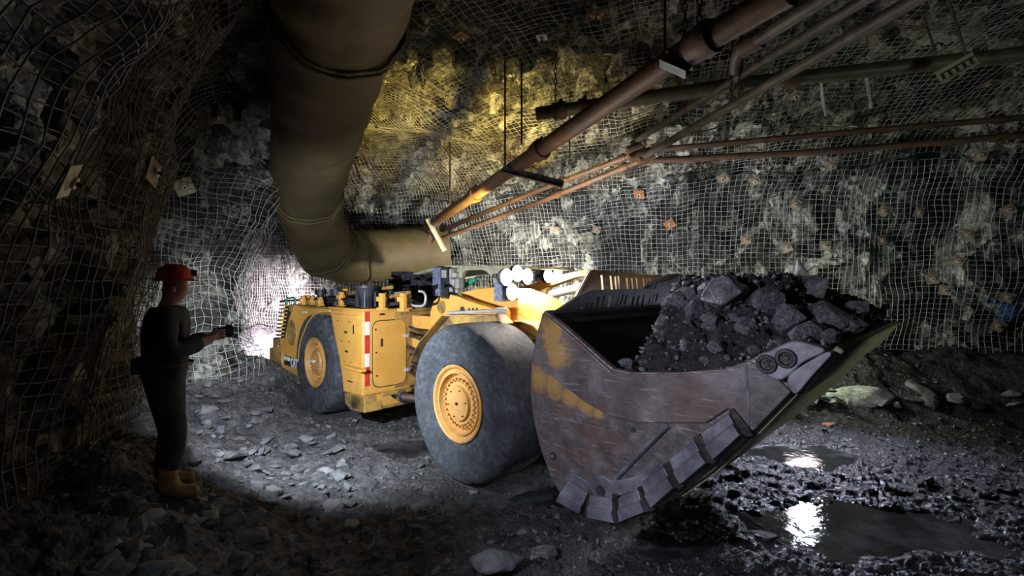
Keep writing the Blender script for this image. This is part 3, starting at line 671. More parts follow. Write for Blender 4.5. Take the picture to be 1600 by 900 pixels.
# deck furniture
def post(px, py0, py1, t, w=.05, cap=.03, name='deck_bracket', mat='yellow'):
    s, z1 = L(px, py0, t); z0 = L(px, py1, t)[1]
    return MB().box((s - w, t - w * .6, DK - .01), (s + w, t + w * .6, z1)).box((s - w * 1.7, t - w, z1 - .12), (s + w * .8, t + w, z1 - .05)).box((s - w * 1.6, t - w, DK - .01), (s + w * 1.6, t + w, DK + .03)).build(name, M[mat], ld, .008)
for px, py, t in ((473, 462, .15), (480, 461, .3), (488, 463, .2), (500, 464, .15), (533, 456, .2), (539, 451, .35), (597, 458, .2), (630, 458, .3)): post(px, py, 480, t)
for px, t in ((501, .2), (525, .35)):
    s, z = L(px, 458, t); z2 = L(px, 455, t)[1]
    MB().lathe([(DK, .0), (DK, .06), (z - .03, .06), (z - .03, .1), (z2 + .03, .1), (z2 + .03, 0)], 18, 'z', (s, t, 0)).build('filler_cap', M['black'], ld, smooth=30)
s, z1 = L(572.5, 446, .2); z0 = DK - .02
cone = MB().lathe([(z0, .0), (z0, .10), (z1 - .06, .15), (z1 - .04, .165), (z1, .165), (z1, .14), (z1 - .05, .13), (z1 - .05, 0)], 28, 'z', (s, .2, 0)).build('air_precleaner', M['black'], ld, smooth=30)
fn = MB()
for k in range(10):
    a = 2 * PI * k / 10; fn.box((.10, -.008, z0 + .05), (.155, .008, z1 - .09), Matrix.Translation((s, .2, 0)) @ Matrix.Rotation(a, 4, 'Z'))
fn.build('precleaner_fin', M['black'], cone)
hd = MB()
hd.box((-5.1, .35, DK), (-2.3, 2.2, DK + .09)).box((-4.7, .55, DK + .09), (-3.2, 2.0, DK + .17)).box((-3.1, .5, DK + .05), (-2.35, 1.4, DK + .2))
hd.build('engine_hood', M['dark'], ld, .03)
rl = MB()
for (a, b, c, d, t, r) in ((438, 477, 500, 466, .3, .025), (485, 471, 560, 456, .4, .03), (560, 455, 612, 449, .5, .03), (590, 468, 640, 457, .35, .025), (500, 468, 540, 462, .6, .03), (540, 471, 640, 463, .5, .04)):
    s0, z0_ = L(a, b, t); s1, z1_ = L(c, d, t); rl.tube([(s0, t, max(z0_, DK + .02)), (s1, t, max(z1_, DK + .02))], r, 8)
rl.build('deck_rail', M['dirty_yellow'], ld, smooth=40)
hs = MB(); q = random.Random(5)
for k in range(16):
    s0 = q.uniform(-4.9, -2.6); t0 = q.uniform(.15, .6); pts = []
    for j in range(7):
        pts.append((s0 + j * .16, t0 + .07 * math.sin(j * 1.3 + k), DK + .05 + .05 * abs(math.sin(j * .7 + k * 2)) + .01 * k % .05))
    hs.tube(pts, q.uniform(.015, .03), 7)
hs.build('hose', M['black'], ld, smooth=50)
# looped pale hand rail above the cabinet
hp = [L(638, 459, .45), L(640, 470, .45), L(645, 477, .45), L(658, 478, .45), L(664, 474, .45), L(665, 462, .45), L(661, 456, .45), L(655, 455, .45)]
def bez(pts, n=5):
    out = []
    for i in range(len(pts) - 1):
        p0, p1, p2, p3 = [Vector(pts[max(0, min(len(pts) - 1, i + k))]) for k in (-1, 0, 1, 2)]
        for k in range(n):
            t = k / n; out.append(.5 * ((2 * p1) + (p2 - p0) * t + (2 * p0 - 5 * p1 + 4 * p2 - p3) * t * t + (3 * p1 - p0 - 3 * p2 + p3) * t ** 3))
    out.append(Vector(pts[-1])); return out
MB().tube(bez([(a, .45, b) for a, b in [L(618, 458, .45), L(634, 457, .45)] + hp]), .018, 8).build('hand_rail', M['silver'], ld, smooth=50)
gp_ = [L(448, 492, .2), L(448, 468, .2), L(452, 466, .2), L(460, 466, .2), L(461, 476, .2)]
MB().tube(bez([(a, .2, b) for a, b in gp_]), .02, 8).build('green_rail', M['green'], ld, smooth=50)
gp_ = [L(588, 457, .9), L(600, 452, .9), L(612, 447, .9)]
MB().tube([(a, .9, b) for a, b in gp_], .05, 8).build('green_hose', M['green'], ld, smooth=50)

# --- articulation yoke between the frames
MB().box((-2.2, .82, 1.52), (-.45, 1.7, 1.72)).box((-2.2, .82, 1.2), (-.45, 1.7, 1.36)).box((-2.2, .95, .55), (-.7, 1.6, 1.2)).cyl((-1.4, 1.25, .45), (-1.4, 1.25, 1.75), .16, 20).build('articulation_joint', M['yellow'], ld, .01)
jm = MB(); q = random.Random(9)
for k in range(8):
    z = q.uniform(.8, 1.5); pts = [(-2.2 + j * .22, .78 + .05 * math.sin(j + k), z - .12 * math.sin(j / 6 * PI) + .02 * k) for j in range(7)]; jm.tube(pts, .02, 7)
jm.build('hose', M['black'], ld, smooth=50)

# --- operator cab on the far side
tc = 1.15
rf = LP([(608, 437), (612, 440), (692, 419), (806, 419), (806, 415), (690, 414)], tc)
cabn = MB().prism(rf, tc, 2.45).build('cab_roof', M['olive_metal'], ld, .008)
MB().prism(LP([(615, 442), (690, 421), (722, 421), (722, 462), (700, 470), (615, 478)], tc + .35), tc + .35, tc + .42).box((-2.6, tc + .1, DK - .2), (-.9, 2.4, DK + .02)).build('cab_back_panel', M['dark'], ld, .01)
side_box(675.5, 418, 687, 463, tc - .12, tc + .1, 'cab_pillar', M['blue_grey'], ld, .012)
side_box(688, 419, 699, 468, tc - .1, tc + .12, 'control_box', M['black'], ld, .01)
side_box(689.5, 422, 696.5, 434, tc - .115, tc - .1, 'display', M['silver'], ld, .004)
cl = MB(); q = random.Random(21)
for k in range(26):
    px = q.uniform(616, 674); py = q.uniform(428, 455); s0, z0_ = L(px, py, tc + .1); a = q.uniform(.03, .09)
    cl.box((s0 - a, tc + q.uniform(-.1, .1), z0_ - a * .6), (s0 + a, tc + .2, z0_ + a * .6))
for k in range(9):
    px = q.uniform(615, 668); s0, z0_ = L(px, 438, tc); cl.tube([(s0 + .12 * j, tc - .02 + .03 * math.sin(j * 2 + k), z0_ + .08 * math.sin(j * .9 + k)) for j in range(6)], .015, 6)
cl.build('seat_and_valve_bank', M['black'], ld, .006)
vl = MB()
for a, b, w_, h_ in ((702, 427, 3, 7), (709, 430, 3, 4), (707, 441, 3, 5), (702, 434, 1.5, 10), (706, 451, 3.5, 5), (712, 455, 3.5, 3), (714, 443, 2.5, 8)):
    s0, z1_ = L(a - w_, b - h_, tc - .05); s1, z0_ = L(a + w_, b + h_, tc - .05); vl.box((s0, tc - .06, z0_), (s1, tc + .05, z1_))
vl.build('valve_block', M['silver'], ld, .01)
# window frame: a plate with a rounded opening, made of a ring
oo = LP([(716, 419), (806, 419), (806, 470), (716, 470)], tc + .05); io = rounded(LP([(724, 423), (760, 421), (775, 436), (776, 462), (724, 462)], tc + .05), .12, 4)
def ring_plate(outer, inner, t0, t1):
    mb = MB(); n = len(inner); ca = Vector((sum(p[0] for p in inner) / n, sum(p[1] for p in inner) / n)); out = []
    for p in inner:                      # outer ring: project each inner point from the centre to the outer polygon
        d = (Vector(p) - ca).normalized(); best = 1e9
        for i in range(len(outer)):
            a, b = Vector(outer[i]), Vector(outer[(i + 1) % len(outer)]); e = b - a; den = d.x * e.y - d.y * e.x
            if abs(den) < 1e-9: continue
            w_ = a - ca; k = (w_.x * e.y - w_.y * e.x) / den; u = (w_.x * d.y - w_.y * d.x) / den
            if k > 0 and -1e-6 <= u <= 1 + 1e-6: best = min(best, k)
        out.append(ca + d * best)
    V = [(p[0], t, p[1]) for t in (t0, t1) for ring in (inner, out) for p in ring]; F = []
    for i in range(n):
        j = (i + 1) % n; F += [(i, j, n + j, n + i), (2 * n + i, 3 * n + i, 3 * n + j, 2 * n + j), (i, 2 * n + i, 2 * n + j, j), (n + i, n + j, 3 * n + j, 3 * n + i)]
    return mb.add(V, F)
ring_plate(oo, io, tc + .02, tc + .08).build('window_frame', M['olive_metal'], ld)
gh = [L(722, 449, tc + .2), L(745, 435, tc + .2), L(751, 438, tc + .2), L(752, 455, tc + .2)]
MB().tube([(gh[0][0], tc + .2, gh[0][1]), (gh[1][0], tc + .2, gh[1][1])], .035, 8).build('green_handle', M['green'], ld, smooth=50)
MB().tube(bez([(a, tc + .2, b) for a, b in gh[1:]]), .012, 8).build('grab_rail', M['olive_metal'], ld, smooth=50)

# --- front frame: tower plate, fender, lift arms
tw = MB().prism(LP([(671, 540), (672, 488), (677, 471), (686, 463), (690, 466), (701, 467), (703, 460), (715, 463), (732, 470), (775, 484), (787, 487), (787, 505), (700, 540)], .74), .74, .86).build('front_tower_plate', M['yellow'], ld, .01)
s, z = L(689.5, 480, .73); MB().cyl((s, .725, z), (s, .75, z), .09, 28).cyl((s, .71, z), (s, .73, z), .03, 12).build('pivot_pin', M['dirty_yellow'], tw, .005)
for a, b, r in ((722, 484, .045), (732.5, 483, .016), (738.5, 483, .016), (744.5, 483, .016)):
    s, z = L(a, b, .73); MB().cyl((s, .73, z), (s, .75, z), r, 18).build('bolt_hole', M['black'], tw)
MB().box((-1.0, .86, .7), (.9, 1.64, 1.5)).build('front_chassis', M['dirty_yellow'], ld, .02)
MB().prism(LP([(671, 540), (677, 471), (715, 463), (787, 487), (787, 505), (700, 540)], .74), 1.64, 1.76).build('front_tower_plate', M['yellow'], ld, .01)
fp = LP([(640, 566), (655, 536), (690, 494), (772, 494), (784, 508)], .55)
fen = MB().strip(fp, .55, .74, .018).build('front_fender', M['dirty_yellow'], ld, .004)
MB().prism(LP([(643, 560), (655, 536), (690, 494), (772, 494), (784, 508), (800, 560)], .70), .70, .73).build('fender_back', M['dirty_yellow'], fen)
s0, z0_ = L(700, 489, .6); s1, z1_ = L(788, 486, .6)
MB().tube([(s0, .6, z0_), (s1 - .1, .6, z1_)], .022, 10).tube([(s1 - .12, .6, z1_), (s1 + .05, .6, z1_)], .04, 10).build('push_rod', M['silver'], ld, smooth=40)
arm_near = [(716, 458), (745, 451), (775, 448), (814, 451), (847, 464), (876, 480), (870, 500), (880, 560), (850, 575), (835, 530), (800, 506), (780, 495), (760, 485), (730, 468)]
am = MB().prism(LP(arm_near, .95), .95, 1.15).build('lift_arm', M['yellow'], ld, .015)
MB().strip(LP([(783, 508), (800, 501), (818, 500), (838, 507), (850, 520)], .8)[::-1], .74, .96, .02).build('arch_flange', M['yellow'], ld, .004)
arm_far = [(L(a, b, 1.95)) for a, b in ((800, 452), (830, 444), (860, 433), (900, 424), (926, 421), (926, 430), (900, 433), (868, 444), (840, 455), (800, 462))]
MB().prism(arm_far, 1.95, 2.1).build('lift_arm', M['yellow'], ld, .01)
for (a, b, c, d, t, r) in ((858, 461, 916, 446, 1.5, .055),):
    s0, z0_ = L(a, b, t); s1, z1_ = L(c, d, t)
    MB().tube([(s0, t, z0_), (s1, t, z1_)], r, 16).build('tilt_cylinder_rod', M['silver'], ld, smooth=40)
    MB().tube([(s0 - .5, t, z0_ - .16), (s0 + .03, t, z0_ + .01)], .1, 18).build('tilt_cylinder', M['dirty_yellow'], ld, smooth=40)
MB().box((.5, .9, .6), (1.02, 1.7, 1.5)).build('boom_crossmember', M['dirty_yellow'], ld, .03)
# lamps on posts, facing forward: a bar with round lenses
def lamp(px, py, t, pxp0, pyp0, pxp1, pyp1, r, offs):
    s0, z1_ = L(pxp0, pyp0, t); s1, z0_ = L(pxp1, pyp1, t)
    MB().box((s0, t - .06, z0_), (s1, t + .06, z1_)).build('lamp_post', M['blue_grey'], ld, .008)
    s, z = L(px, py, t)
    bar = MB().box((s - .16, t + min(o[0] for o in offs) - r, z - .025), (s - .1, t + max(o[0] for o in offs) + r, z + .025)).build('headlamp_bar', M['black'], ld, .01)
    for dt_, dz_ in offs:
        c = (s, t + dt_, z + dz_)
        MB().lathe([(-.12, 0), (-.12, r * .6), (-.06, r * 1.06), (0, r * 1.1), (0, r)], 24, 'x', c).build('lamp_housing', M['black'], bar, smooth=40)
        MB().lathe([(-.01, r), (.012, r * .7), (.018, 0)], 24, 'x', c).build('lens', M['lamp'], bar, smooth=60)
    return (s, t, z)
p1 = lamp(801, 431, .86, 777, 440, 790, 471, 0.1, ((-.10, -.02), (.09, .03), (.27, .0), (0, -.2)))
p2 = lamp(857, 431, 1.9, 839, 422, 846, 440, 0.095, ((0, 0), (.2, .01)))

# --- bucket
T0, T1 = -.15, 2.65
side_top = [(850, 485), (880, 508), (905, 530), (935, 557), (958, 576), (985, 582), (1060, 582), (1130, 577), (1165, 565), (1190, 552), (1248, 533), (1300, 547)]
side_bot = [(1240, 614), (1170, 686), (1113, 738), (1060, 775), (1015, 803), (985, 811), (950, 811), (915, 802), (880, 780), (860, 745), (845, 705), (834, 660), (828, 612), (830, 565), (838, 520)]
ST, SB = LP(side_top, T0), LP(side_bot, T0)
M['steel'] = mk('worn_bucket_steel', [(.3, (.07, .062, .062)), (.5, (.14, .122, .12)), (.7, (.24, .215, .215))], scale=7, rough=.42, metal=.25, bump=.6, bscale=38, bdist=.008, dirt=(.16, .1, .075), dscale=2.2, dlo=.48, dhi=.66, rvar=.1)
M['steel2'] = mk('worn_dark_steel', [(.3, (.08, .08, .095)), (.5, (.18, .18, .205)), (.7, (.34, .34, .38))], scale=4, rough=.42, metal=.3, bump=.4, bscale=12, bdist=.01, rvar=.1)
M['floor_steel'] = mk('olive_worn_floor_steel', [(.3, (.1, .09, .05)), (.6, (.24, .22, .14))], scale=4, rough=.55, metal=.15, bump=.3, bscale=14)
M['inner'] = mk('dark_bucket_lining', [(.3, (.02, .018, .02)), (.5, (.05, .042, .042)), (.7, (.09, .065, .05))], scale=3, rough=.6, metal=.1, bump=.4, bscale=14, bdist=.01)
def paint_left(m, spots):
    nt = m.node_tree; N = nt.nodes; K = nt.links; b, src = color_in(m)
    tcn = N.new('ShaderNodeTexCoord'); n = N.new('ShaderNodeTexNoise'); n.inputs['Scale'].default_value = 7; n.inputs['Detail'].default_value = 8; n.inputs['Roughness'].default_value = .7; K.new(tcn.outputs['Object'], n.inputs['Vector'])
    cur = None
    for c, r in spots:
        d = N.new('ShaderNodeVectorMath'); d.operation = 'DISTANCE'; K.new(tcn.outputs['Object'], d.inputs[0]); d.inputs[1].default_value = c
        q = N.new('ShaderNodeMath'); q.operation = 'DIVIDE'; K.new(d.outputs['Value'], q.inputs[0]); q.inputs[1].default_value = r
        if cur is None: cur = q.outputs[0]
        else:
            mn = N.new('ShaderNodeMath'); mn.operation = 'MINIMUM'; K.new(cur, mn.inputs[0]); K.new(q.outputs[0], mn.inputs[1]); cur = mn.outputs[0]
    a = N.new('ShaderNodeMath'); a.operation = 'MULTIPLY_ADD'; K.new(n.outputs[0], a.inputs[0]); a.inputs[1].default_value = 2.6; K.new(cur, a.inputs[2])
    r2 = N.new('ShaderNodeMapRange'); r2.inputs[1].default_value = 1.75; r2.inputs[2].default_value = 2.35; r2.inputs[3].default_value = .9; r2.inputs[4].default_value = 0; K.new(a.outputs[0], r2.inputs[0])
    mx = N.new('ShaderNodeMix'); mx.data_type = 'RGBA'; K.new(r2.outputs[0], mx.inputs[0]); K.new(src, mx.inputs[6]); mx.inputs[7].default_value = (.5, .31, .09, 1); K.new(mx.outputs[2], b.inputs['Base Color'])
    # scratches
    mp = N.new('ShaderNodeMapping'); mp.inputs['Rotation'].default_value = (0, .6, 0); mp.inputs['Scale'].default_value = (2.5, 1, 28); K.new(tcn.outputs['Object'], mp.inputs[0])
    ns = N.new('ShaderNodeTexNoise'); ns.inputs['Scale'].default_value = 2.2; ns.inputs['Detail'].default_value = 5; K.new(mp.outputs[0], ns.inputs['Vector'])
    r3 = N.new('ShaderNodeMapRange'); r3.inputs[1].default_value = .6; r3.inputs[2].default_value = .72; r3.inputs[4].default_value = .6; K.new(ns.outputs[0], r3.inputs[0])
    m3 = N.new('ShaderNodeMix'); m3.data_type = 'RGBA'; K.new(r3.outputs[0], m3.inputs[0]); K.new(mx.outputs[2], m3.inputs[6]); m3.inputs[7].default_value = (.4, .39, .4, 1); K.new(m3.outputs[2], b.inputs['Base Color'])
def S3(px, py): a, b = L(px, py, T0); return (a, T0, b)
M['steel_upper'] = mk('worn_upper_plate_steel', [(.3, (.07, .062, .062)), (.5, (.14, .122, .12)), (.7, (.24, .215, .215))], scale=3.5, rough=.45, metal=.25, bump=.35, bscale=14, bdist=.01, dirt=(.15, .1, .08), dscale=1.6, dlo=.48, dhi=.66, rvar=.1)
paint_left(M['steel_upper'], [(S3(862, 520), .16), (S3(875, 550), .14)])
paint_left(M['steel'], [(S3(842, 590), .13), (S3(866, 600), .13), (S3(892, 618), .11), (S3(915, 634), .09), (S3(935, 645), .06)])

backlip = ST[0]
shell_path = SB[::-1]                                   # back top down round the heel and up to near the lip
tip = ST[-1]
path = [backlip] + shell_path + [tip]
bk = MB().strip(path, T0 + .02, T1 - .02, .05).build('bucket', M['inner'], ld, .004)
for (t0, t1) in ((T0, T0 + .06), (T1 - .06, T1)):
    MB().prism(ST + SB, t0, t1).build('bucket_side', M['steel'], bk, .01)
MB().strip([SB[3], SB[2], SB[1], SB[0]], T0 + .03, T1 - .03, -.02).build('wear_plate', M['floor_steel'], bk, .004)
# cutting edge plate along the lip
tipv = Vector(tip); l0 = Vector(SB[0]); dirn = (tipv - l0).normalized()
e0 = l0 + dirn * .05; e1 = tipv + dirn * .03
MB().strip([tuple(e0), tuple(e1)], T0 + .01, T1 - .01, -.045).build('cutting_edge', M['floor_steel'], bk, .008)
# raised upper cheek plate on the outside
cheek = [(850, 488), (905, 533), (956, 580), (985, 585), (1060, 585), (1130, 580), (1166, 568), (1200, 575), (1238, 612), (1170, 682), (1140, 637), (1105, 660), (1000, 660), (958, 652), (915, 627), (870, 592), (836, 566), (840, 525)]
MB().prism(LP(cheek, T0), T0 - .022, T0 + .01).build('cheek_plate', M['steel_upper'], bk, .008)
MB().tube([(a, T0 - .012, b) for a, b in LP([(1168, 570), (1172, 630), (1172, 680)], T0)], .014, 6).build('weld_bead', M['steel2'], bk, smooth=60)
MB().tube([(a, T0 - .004, b) for a, b in LP([(1045, 664), (1000, 708), (962, 749)], T0)], .02, 6).build('weld_bead', M['steel2'], bk, smooth=60)
# lug with hole near the heel, and drilled holes
lug = rounded(LP([(885, 745), (897, 737), (925, 752), (932, 742), (945, 741), (957, 750), (990, 745), (1037, 722), (1040, 730), (1000, 765), (957, 776), (925, 772), (890, 752)], T0), .03, 3)
MB().prism(lug, T0 - .03, T0 + .01).build('heel_lug', M['steel2'], bk, .008)
for a, b, r, q_ in ((942, 765, .042, .035), (865, 713, .034, .004), (990, 671.5, .018, .004)):
    s, z = L(a, b, T0); MB().lathe([(-q_ - .006, 0), (-q_ - .006, r), (0, r)], 20, 'y', (s, T0, z)).build('drilled_hole', M['black'], bk)
s, z = L(865, 712, T0); MB().lathe([(-.012, .014), (-.02, .014), (-.02, 0)], 10, 'y', (s, T0, z)).build('hole_plug', M['steel2'], bk)
# wear blocks round the heel
blocks = [[(1094, 675), (1138, 645), (1162, 680), (1120, 719)], [(1045, 716), (1084, 687), (1109, 723), (1069, 757)], [(1001, 752), (1037, 728), (1058, 762), (1024, 793)],
          [(967, 776), (997, 764), (1013, 799), (973, 815)], [(923, 772), (956, 777), (965, 817), (922, 808)], [(889, 750), (919, 770), (910, 802), (873, 783)]]
for bq in blocks:
    P4 = [Vector(p) for p in LP(bq, T0 - .05)]                 # inner-a, inner-b, outer-b, outer-a
    q0, q1, q2, q3 = P4; rows = []
    for f, dep in ((0, .0), (.05, .045), (.42, .06), (.5, .085), (.92, .085), (1.0, .05), (1.02, 0)):
        rows.append((q0.lerp(q3, f), q1.lerp(q2, f), dep))
    V, F = [], []
    for a, b, dep in rows: V += [(a.x, T0 + .005 - dep - .02, a.y), (b.x, T0 + .005 - dep - .02, b.y)]
    n = len(rows)
    for a, b, dep in rows: V += [(a.x, T0 + .05, a.y), (b.x, T0 + .05, b.y)]
    for i in range(n - 1): F += [(2 * i, 2 * i + 1, 2 * i + 3, 2 * i + 2), (2 * n + 2 * i, 2 * n + 2 * i + 2, 2 * n + 2 * i + 3, 2 * n + 2 * i + 1)]
    for i in range(n - 1):
        F += [(2 * i, 2 * i + 2, 2 * n + 2 * i + 2, 2 * n + 2 * i), (2 * i + 1, 2 * n + 2 * i + 1, 2 * n + 2 * i + 3, 2 * i + 3)]
    F += [(0, 2 * n, 2 * n + 1, 1), (2 * n - 2, 2 * n - 1, 4 * n - 1, 4 * n - 2)]
    MB().add(V, F).build('wear_block', M['steel2'], bk, .01)
# dark strips put in for the shade of the gaps between the blocks
for pts in ([(1138, 641), (1144, 637), (1170, 668), (1178, 682), (1164, 684), (1152, 668)], [(1082, 684), (1092, 678), (1110, 700), (1122, 722), (1112, 729), (1096, 706)], [(1036, 726), (1046, 720), (1058, 742), (1070, 760), (1062, 768), (1050, 752)],
            [(995, 762), (1006, 757), (1015, 780), (1024, 797), (1014, 801), (1004, 784)], [(955, 772), (964, 771), (968, 792), (975, 818), (964, 817), (962, 790)], [(919, 764), (926, 772), (921, 790), (921, 808), (910, 802), (914, 786)]):
    MB().prism(LP(pts, T0 - .04), T0 - .045, T0 + .02).build('block_gap_shade', M['dark'], bk, .008)
# corner castings at the lip
s1_ = rounded(LP([(1179, 567), (1184, 557), (1232, 534), (1248, 531), (1294, 545), (1286, 553), (1256, 565), (1232, 589), (1218, 596), (1184, 577)], T0 - .05), .04, 3)
MB().prism(s1_, T0 - .07, T0 + .02).build('corner_casting', M['steel2'], bk, .015)
s2_ = rounded(LP([(1232, 592), (1236, 583), (1260, 567), (1296, 547), (1304, 552), (1272, 586), (1246, 617), (1235, 606)], T0 - .05), .03, 3)
MB().prism(s2_, T0 - .085, T0 + .03).build('corner_tip', M['steel2'], bk, .02)
for a, b in ((1198, 569), (1228, 560)):
    s, z = L(a, b, T0 - .07); MB().lathe([(-.006, .055), (-.012, .05), (-.012, .036), (.0, .03), (.0, .018), (-.008, .015), (-.008, 0)], 22, 'y', (s, T0 - .07, z)).build('casting_bolt', M['dark'], bk, smooth=30)
# spill guard: back plate with slots rising above the back edge
sb = backlip[0]
def slotted(pts, slots, sx, th, mat, name):
    """plate outline in (t,z) on plane s=sx with slanted slots cut right through"""
    from mathutils.geometry import delaunay_2d_cdt
    V = [Vector(p) for p in pts]; loops = [list(range(len(pts)))]; quads = []
    for (t, z, w_, h_, sl_) in slots:
        q = [Vector((t - w_, z - h_)), Vector((t + w_, z - h_)), Vector((t + w_ + sl_, z + h_)), Vector((t - w_ + sl_, z + h_))]
        loops.append(list(range(len(V), len(V) + 4))); V += q; quads.append(q)
    E = [(lp[k], lp[(k + 1) % len(lp)]) for lp in loops for k in range(len(lp))]
    ov, oe, of = delaunay_2d_cdt(V, E, [], 0, 1e-5)[:3]
    def inside(c, poly):
        r = False
        for k in range(len(poly)):
            a, b = poly[k], poly[k - 1]
            if (a[1] > c[1]) != (b[1] > c[1]) and c[0] < (b[0] - a[0]) * (c[1] - a[1]) / (b[1] - a[1]) + a[0]: r = not r
        return r
    F = []
    for f in of:
        c = sum((ov[i] for i in f), Vector((0, 0))) / len(f)
        if inside(c, pts) and not any(inside(c, q) for q in quads): F.append(tuple(f))
    n = len(ov); VV = [(sx, v[0], v[1]) for v in ov] + [(sx - th, v[0], v[1]) for v in ov]; cnt = {}
    for f in F:
        for k in range(len(f)): e_ = (f[k], f[(k + 1) % len(f)]); cnt[e_] = 1
    FF = F + [tuple(i + n for i in reversed(f)) for f in F] + [(a, a + n, b + n, b) for (a, b) in cnt if (b, a) not in cnt]
    return MB().add(VV, FF).build(name, mat, bk)
slots = []
for px, py, h_ in ((905, 480, .02), (912, 479, .04), (919, 479, .045), (928, 477, .1), (937, 475, .1), (946, 474, .1), (961, 469, .06), (967, 468, .06), (973, 468, .06), (984, 473, .08), (992, 471, .08), (1000, 470, .08), (1011, 467, .06), (1016, 466, .06), (1022, 465, .06)):
    t, z = C(px, py, sb); slots.append((t - .0, z, .011 + h_ * .12, h_ * .8, .05))
g1 = [(T0 + .02, backlip[1] - .12)] + CP([(868, 485), (905, 461), (922, 453), (1030, 451), (1046, 462)], sb) + [(T1 - .02, backlip[1] - .12)]
slotted(g1, slots, sb + .02, .03, M['inner'], 'spill_guard')
sg = sb - .45
slots = []
for px, py, h_ in ((942, 443, .14), (956, 442, .12), (963, 443, .12), (968, 443, .13), (981, 443, .1), (989, 443, .1), (996, 443, .1), (1007, 442, .09), (1012, 442, .09), (1017, 442, .09)):
    t, z = C(px, py, sg); slots.append((t, z, .018, h_ * .7, -.03))
g2 = CP([(899, 464), (922, 422), (932, 422), (1036, 431), (1046, 440), (1046, 475), (899, 475)], sg)
slotted(g2, slots, sg, .03, M['dirty_yellow'], 'rock_guard')
ed = CP([(899, 464), (922, 422)], sg)
MB().tube([(sg + .01, ed[0][0], ed[0][1]), (sg + .01, ed[1][0], ed[1][1])], .014, 8).build('guard_edge', M['silver'], bk)
rag = MB(); q = random.Random(4)
base = CP([(1008, 456), (1016, 440), (1034, 437), (1048, 428), (1062, 430), (1060, 448), (1035, 458), (1020, 468)], sg + .3)
rag.prism(base, sg + .25, sg + .4, 'x'); rag.build('torn_guard_flap', M['black'], bk, .01)

# --- muck heap in the bucket (rests in it: its own thing)
ns, nt_ = 150, 170
ss = np.linspace(sb + .06, tip[0] - .02, ns); tt = np.linspace(T0 + .065, T1 - .065, nt_)
SS, TT = np.meshgrid(ss, tt, indexing='ij')
stop = np.array(ST); edge = np.interp(SS, stop[:, 0], stop[:, 1])
bp = np.array(sorted([p for p in SB[:8]] + [tip])); floor_z = np.interp(SS, bp[:, 0], bp[:, 1])
f = (SS - ss[0]) / (ss[-1] - ss[0]); gq = (TT - T0) / (T1 - T0)
crown = 2.12 + .05 * np.exp(-((gq - .35) / .2) ** 2) + .08 * gq
rise = sstep(.1, .42, f + .16 * gq)
hz = 1.15 + (crown - 1.15) * rise
front = sstep(1.0, .5, f); hz = 1.9 + (hz - 1.9) * np.where(f > .6, sstep(0, 1, (1 - f) / .36), 1)
cross = sstep(0, .38, gq); zz = (edge - .09) * (1 - cross) + hz * cross
zz = np.minimum(zz, np.where(gq < .1, edge - .05, 9))
low_back = (1 - sstep(.18, .34, f)); zz = zz - low_back * (.55 * (1 - gq * .5))
PP = np.stack([SS, TT, zz], -1)
zz = zz + .07 * facet(PP * 3, 400) * cross + .035 * facet(PP * 8, 410) + .018 * facet(PP * 19, 420) + .008 * facet(PP * 40, 425)
zz = np.maximum(zz, .3)
zz = np.maximum(zz, floor_z + .09); zz = np.where(gq < .03, np.minimum(zz, edge - .03), zz); farE = np.where(gq > .93, 1, 0); zz = np.where(farE == 1, np.minimum(zz, edge + .22), zz)
mk_root = empty('muck_heap', (OM[0], OM[1], 0), MANG)
heap = from_arrays('muck', np.stack([SS, TT, zz], -1).reshape(-1, 3), grid_faces(ns, nt_), M['muck'])
heap.location = (OM[0], OM[1], 0); heap.rotation_euler.z = MANG
bpy.data.objects.remove(mk_root)
tag(heap, 'black broken muck heaped in the loader bucket', 'muck', kind='stuff')
def heap_z(s, t):
    i = int(np.clip(np.searchsorted(ss, s), 0, ns - 1)); j = int(np.clip(np.searchsorted(tt, t), 0, nt_ - 1)); return float(zz[i, j])
def m2w(s, t, z): p = OM + FD * s + RD * t; return (p[0], p[1], z)
MROCK = []
for i in range(10): MROCK.append(rock_mesh(700 + i, flat=random.uniform(.55, .9), mat=M['muck_rock']))
def heap_rock(px, py, size, label, me, group=None, dz=0.0):
    """walk the view line until it meets the heap"""
    for k in range(400):
        Y = 2.4 + k * .012; p = at(px, py, Y); q = np.array([p.x, p.y]) - OM; s, t = q @ FD, q @ RD
        if ss[0] < s < ss[-1] and tt[0] < t < tt[-1] and p.z < heap_z(s, t) + size * .25:
            break
    else: return False
    put_rock(me, (p.x, p.y, p.z + dz), (size * random.uniform(.9, 1.2), size * random.uniform(.8, 1.0), size * random.uniform(.85, 1.05)), random.uniform(0, 6), (random.uniform(-.5, .5), random.uniform(-.5, .5)), label, group)
    return True
for px, py, sz, lb in ((1135, 458, .27, 'largest light grey rock, on the crest of the bucket load'), (1085, 478, .17, 'grey rock left of the largest rock on the bucket load'), (1202, 470, .17, 'blue-grey faceted rock right of the largest rock on the bucket load'),
                       (1228, 500, .15, 'smooth grey rock in front of the blue-grey faceted rock on the load'), (1165, 508, .12, 'upright narrow grey slab in the middle of the bucket load'), (1065, 466, .17, 'long dark rock at the upper left of the bucket load'),
                       (1070, 540, .08, 'small pale grey rock low on the left of the load'), (1025, 488, .1, 'grey rock by the slotted back of the bucket'), (985, 520, .07, 'small light stone at the left foot of the load'),
                       (1265, 452, .2, 'dark rock on the back crest of the load under the white stone'), (1300, 490, .17, 'black rock on the right of the load'), (1340, 478, .14, 'black rock near the far lip corner of the bucket'), (1265, 520, .13, 'dark rock just above the lip corner casting'), (1110, 500, .1, 'dark grey rock below the largest rock')):
    heap_rock(px, py, sz, lb, random.choice(MROCK))
n = 0; rnd = random.Random(17)
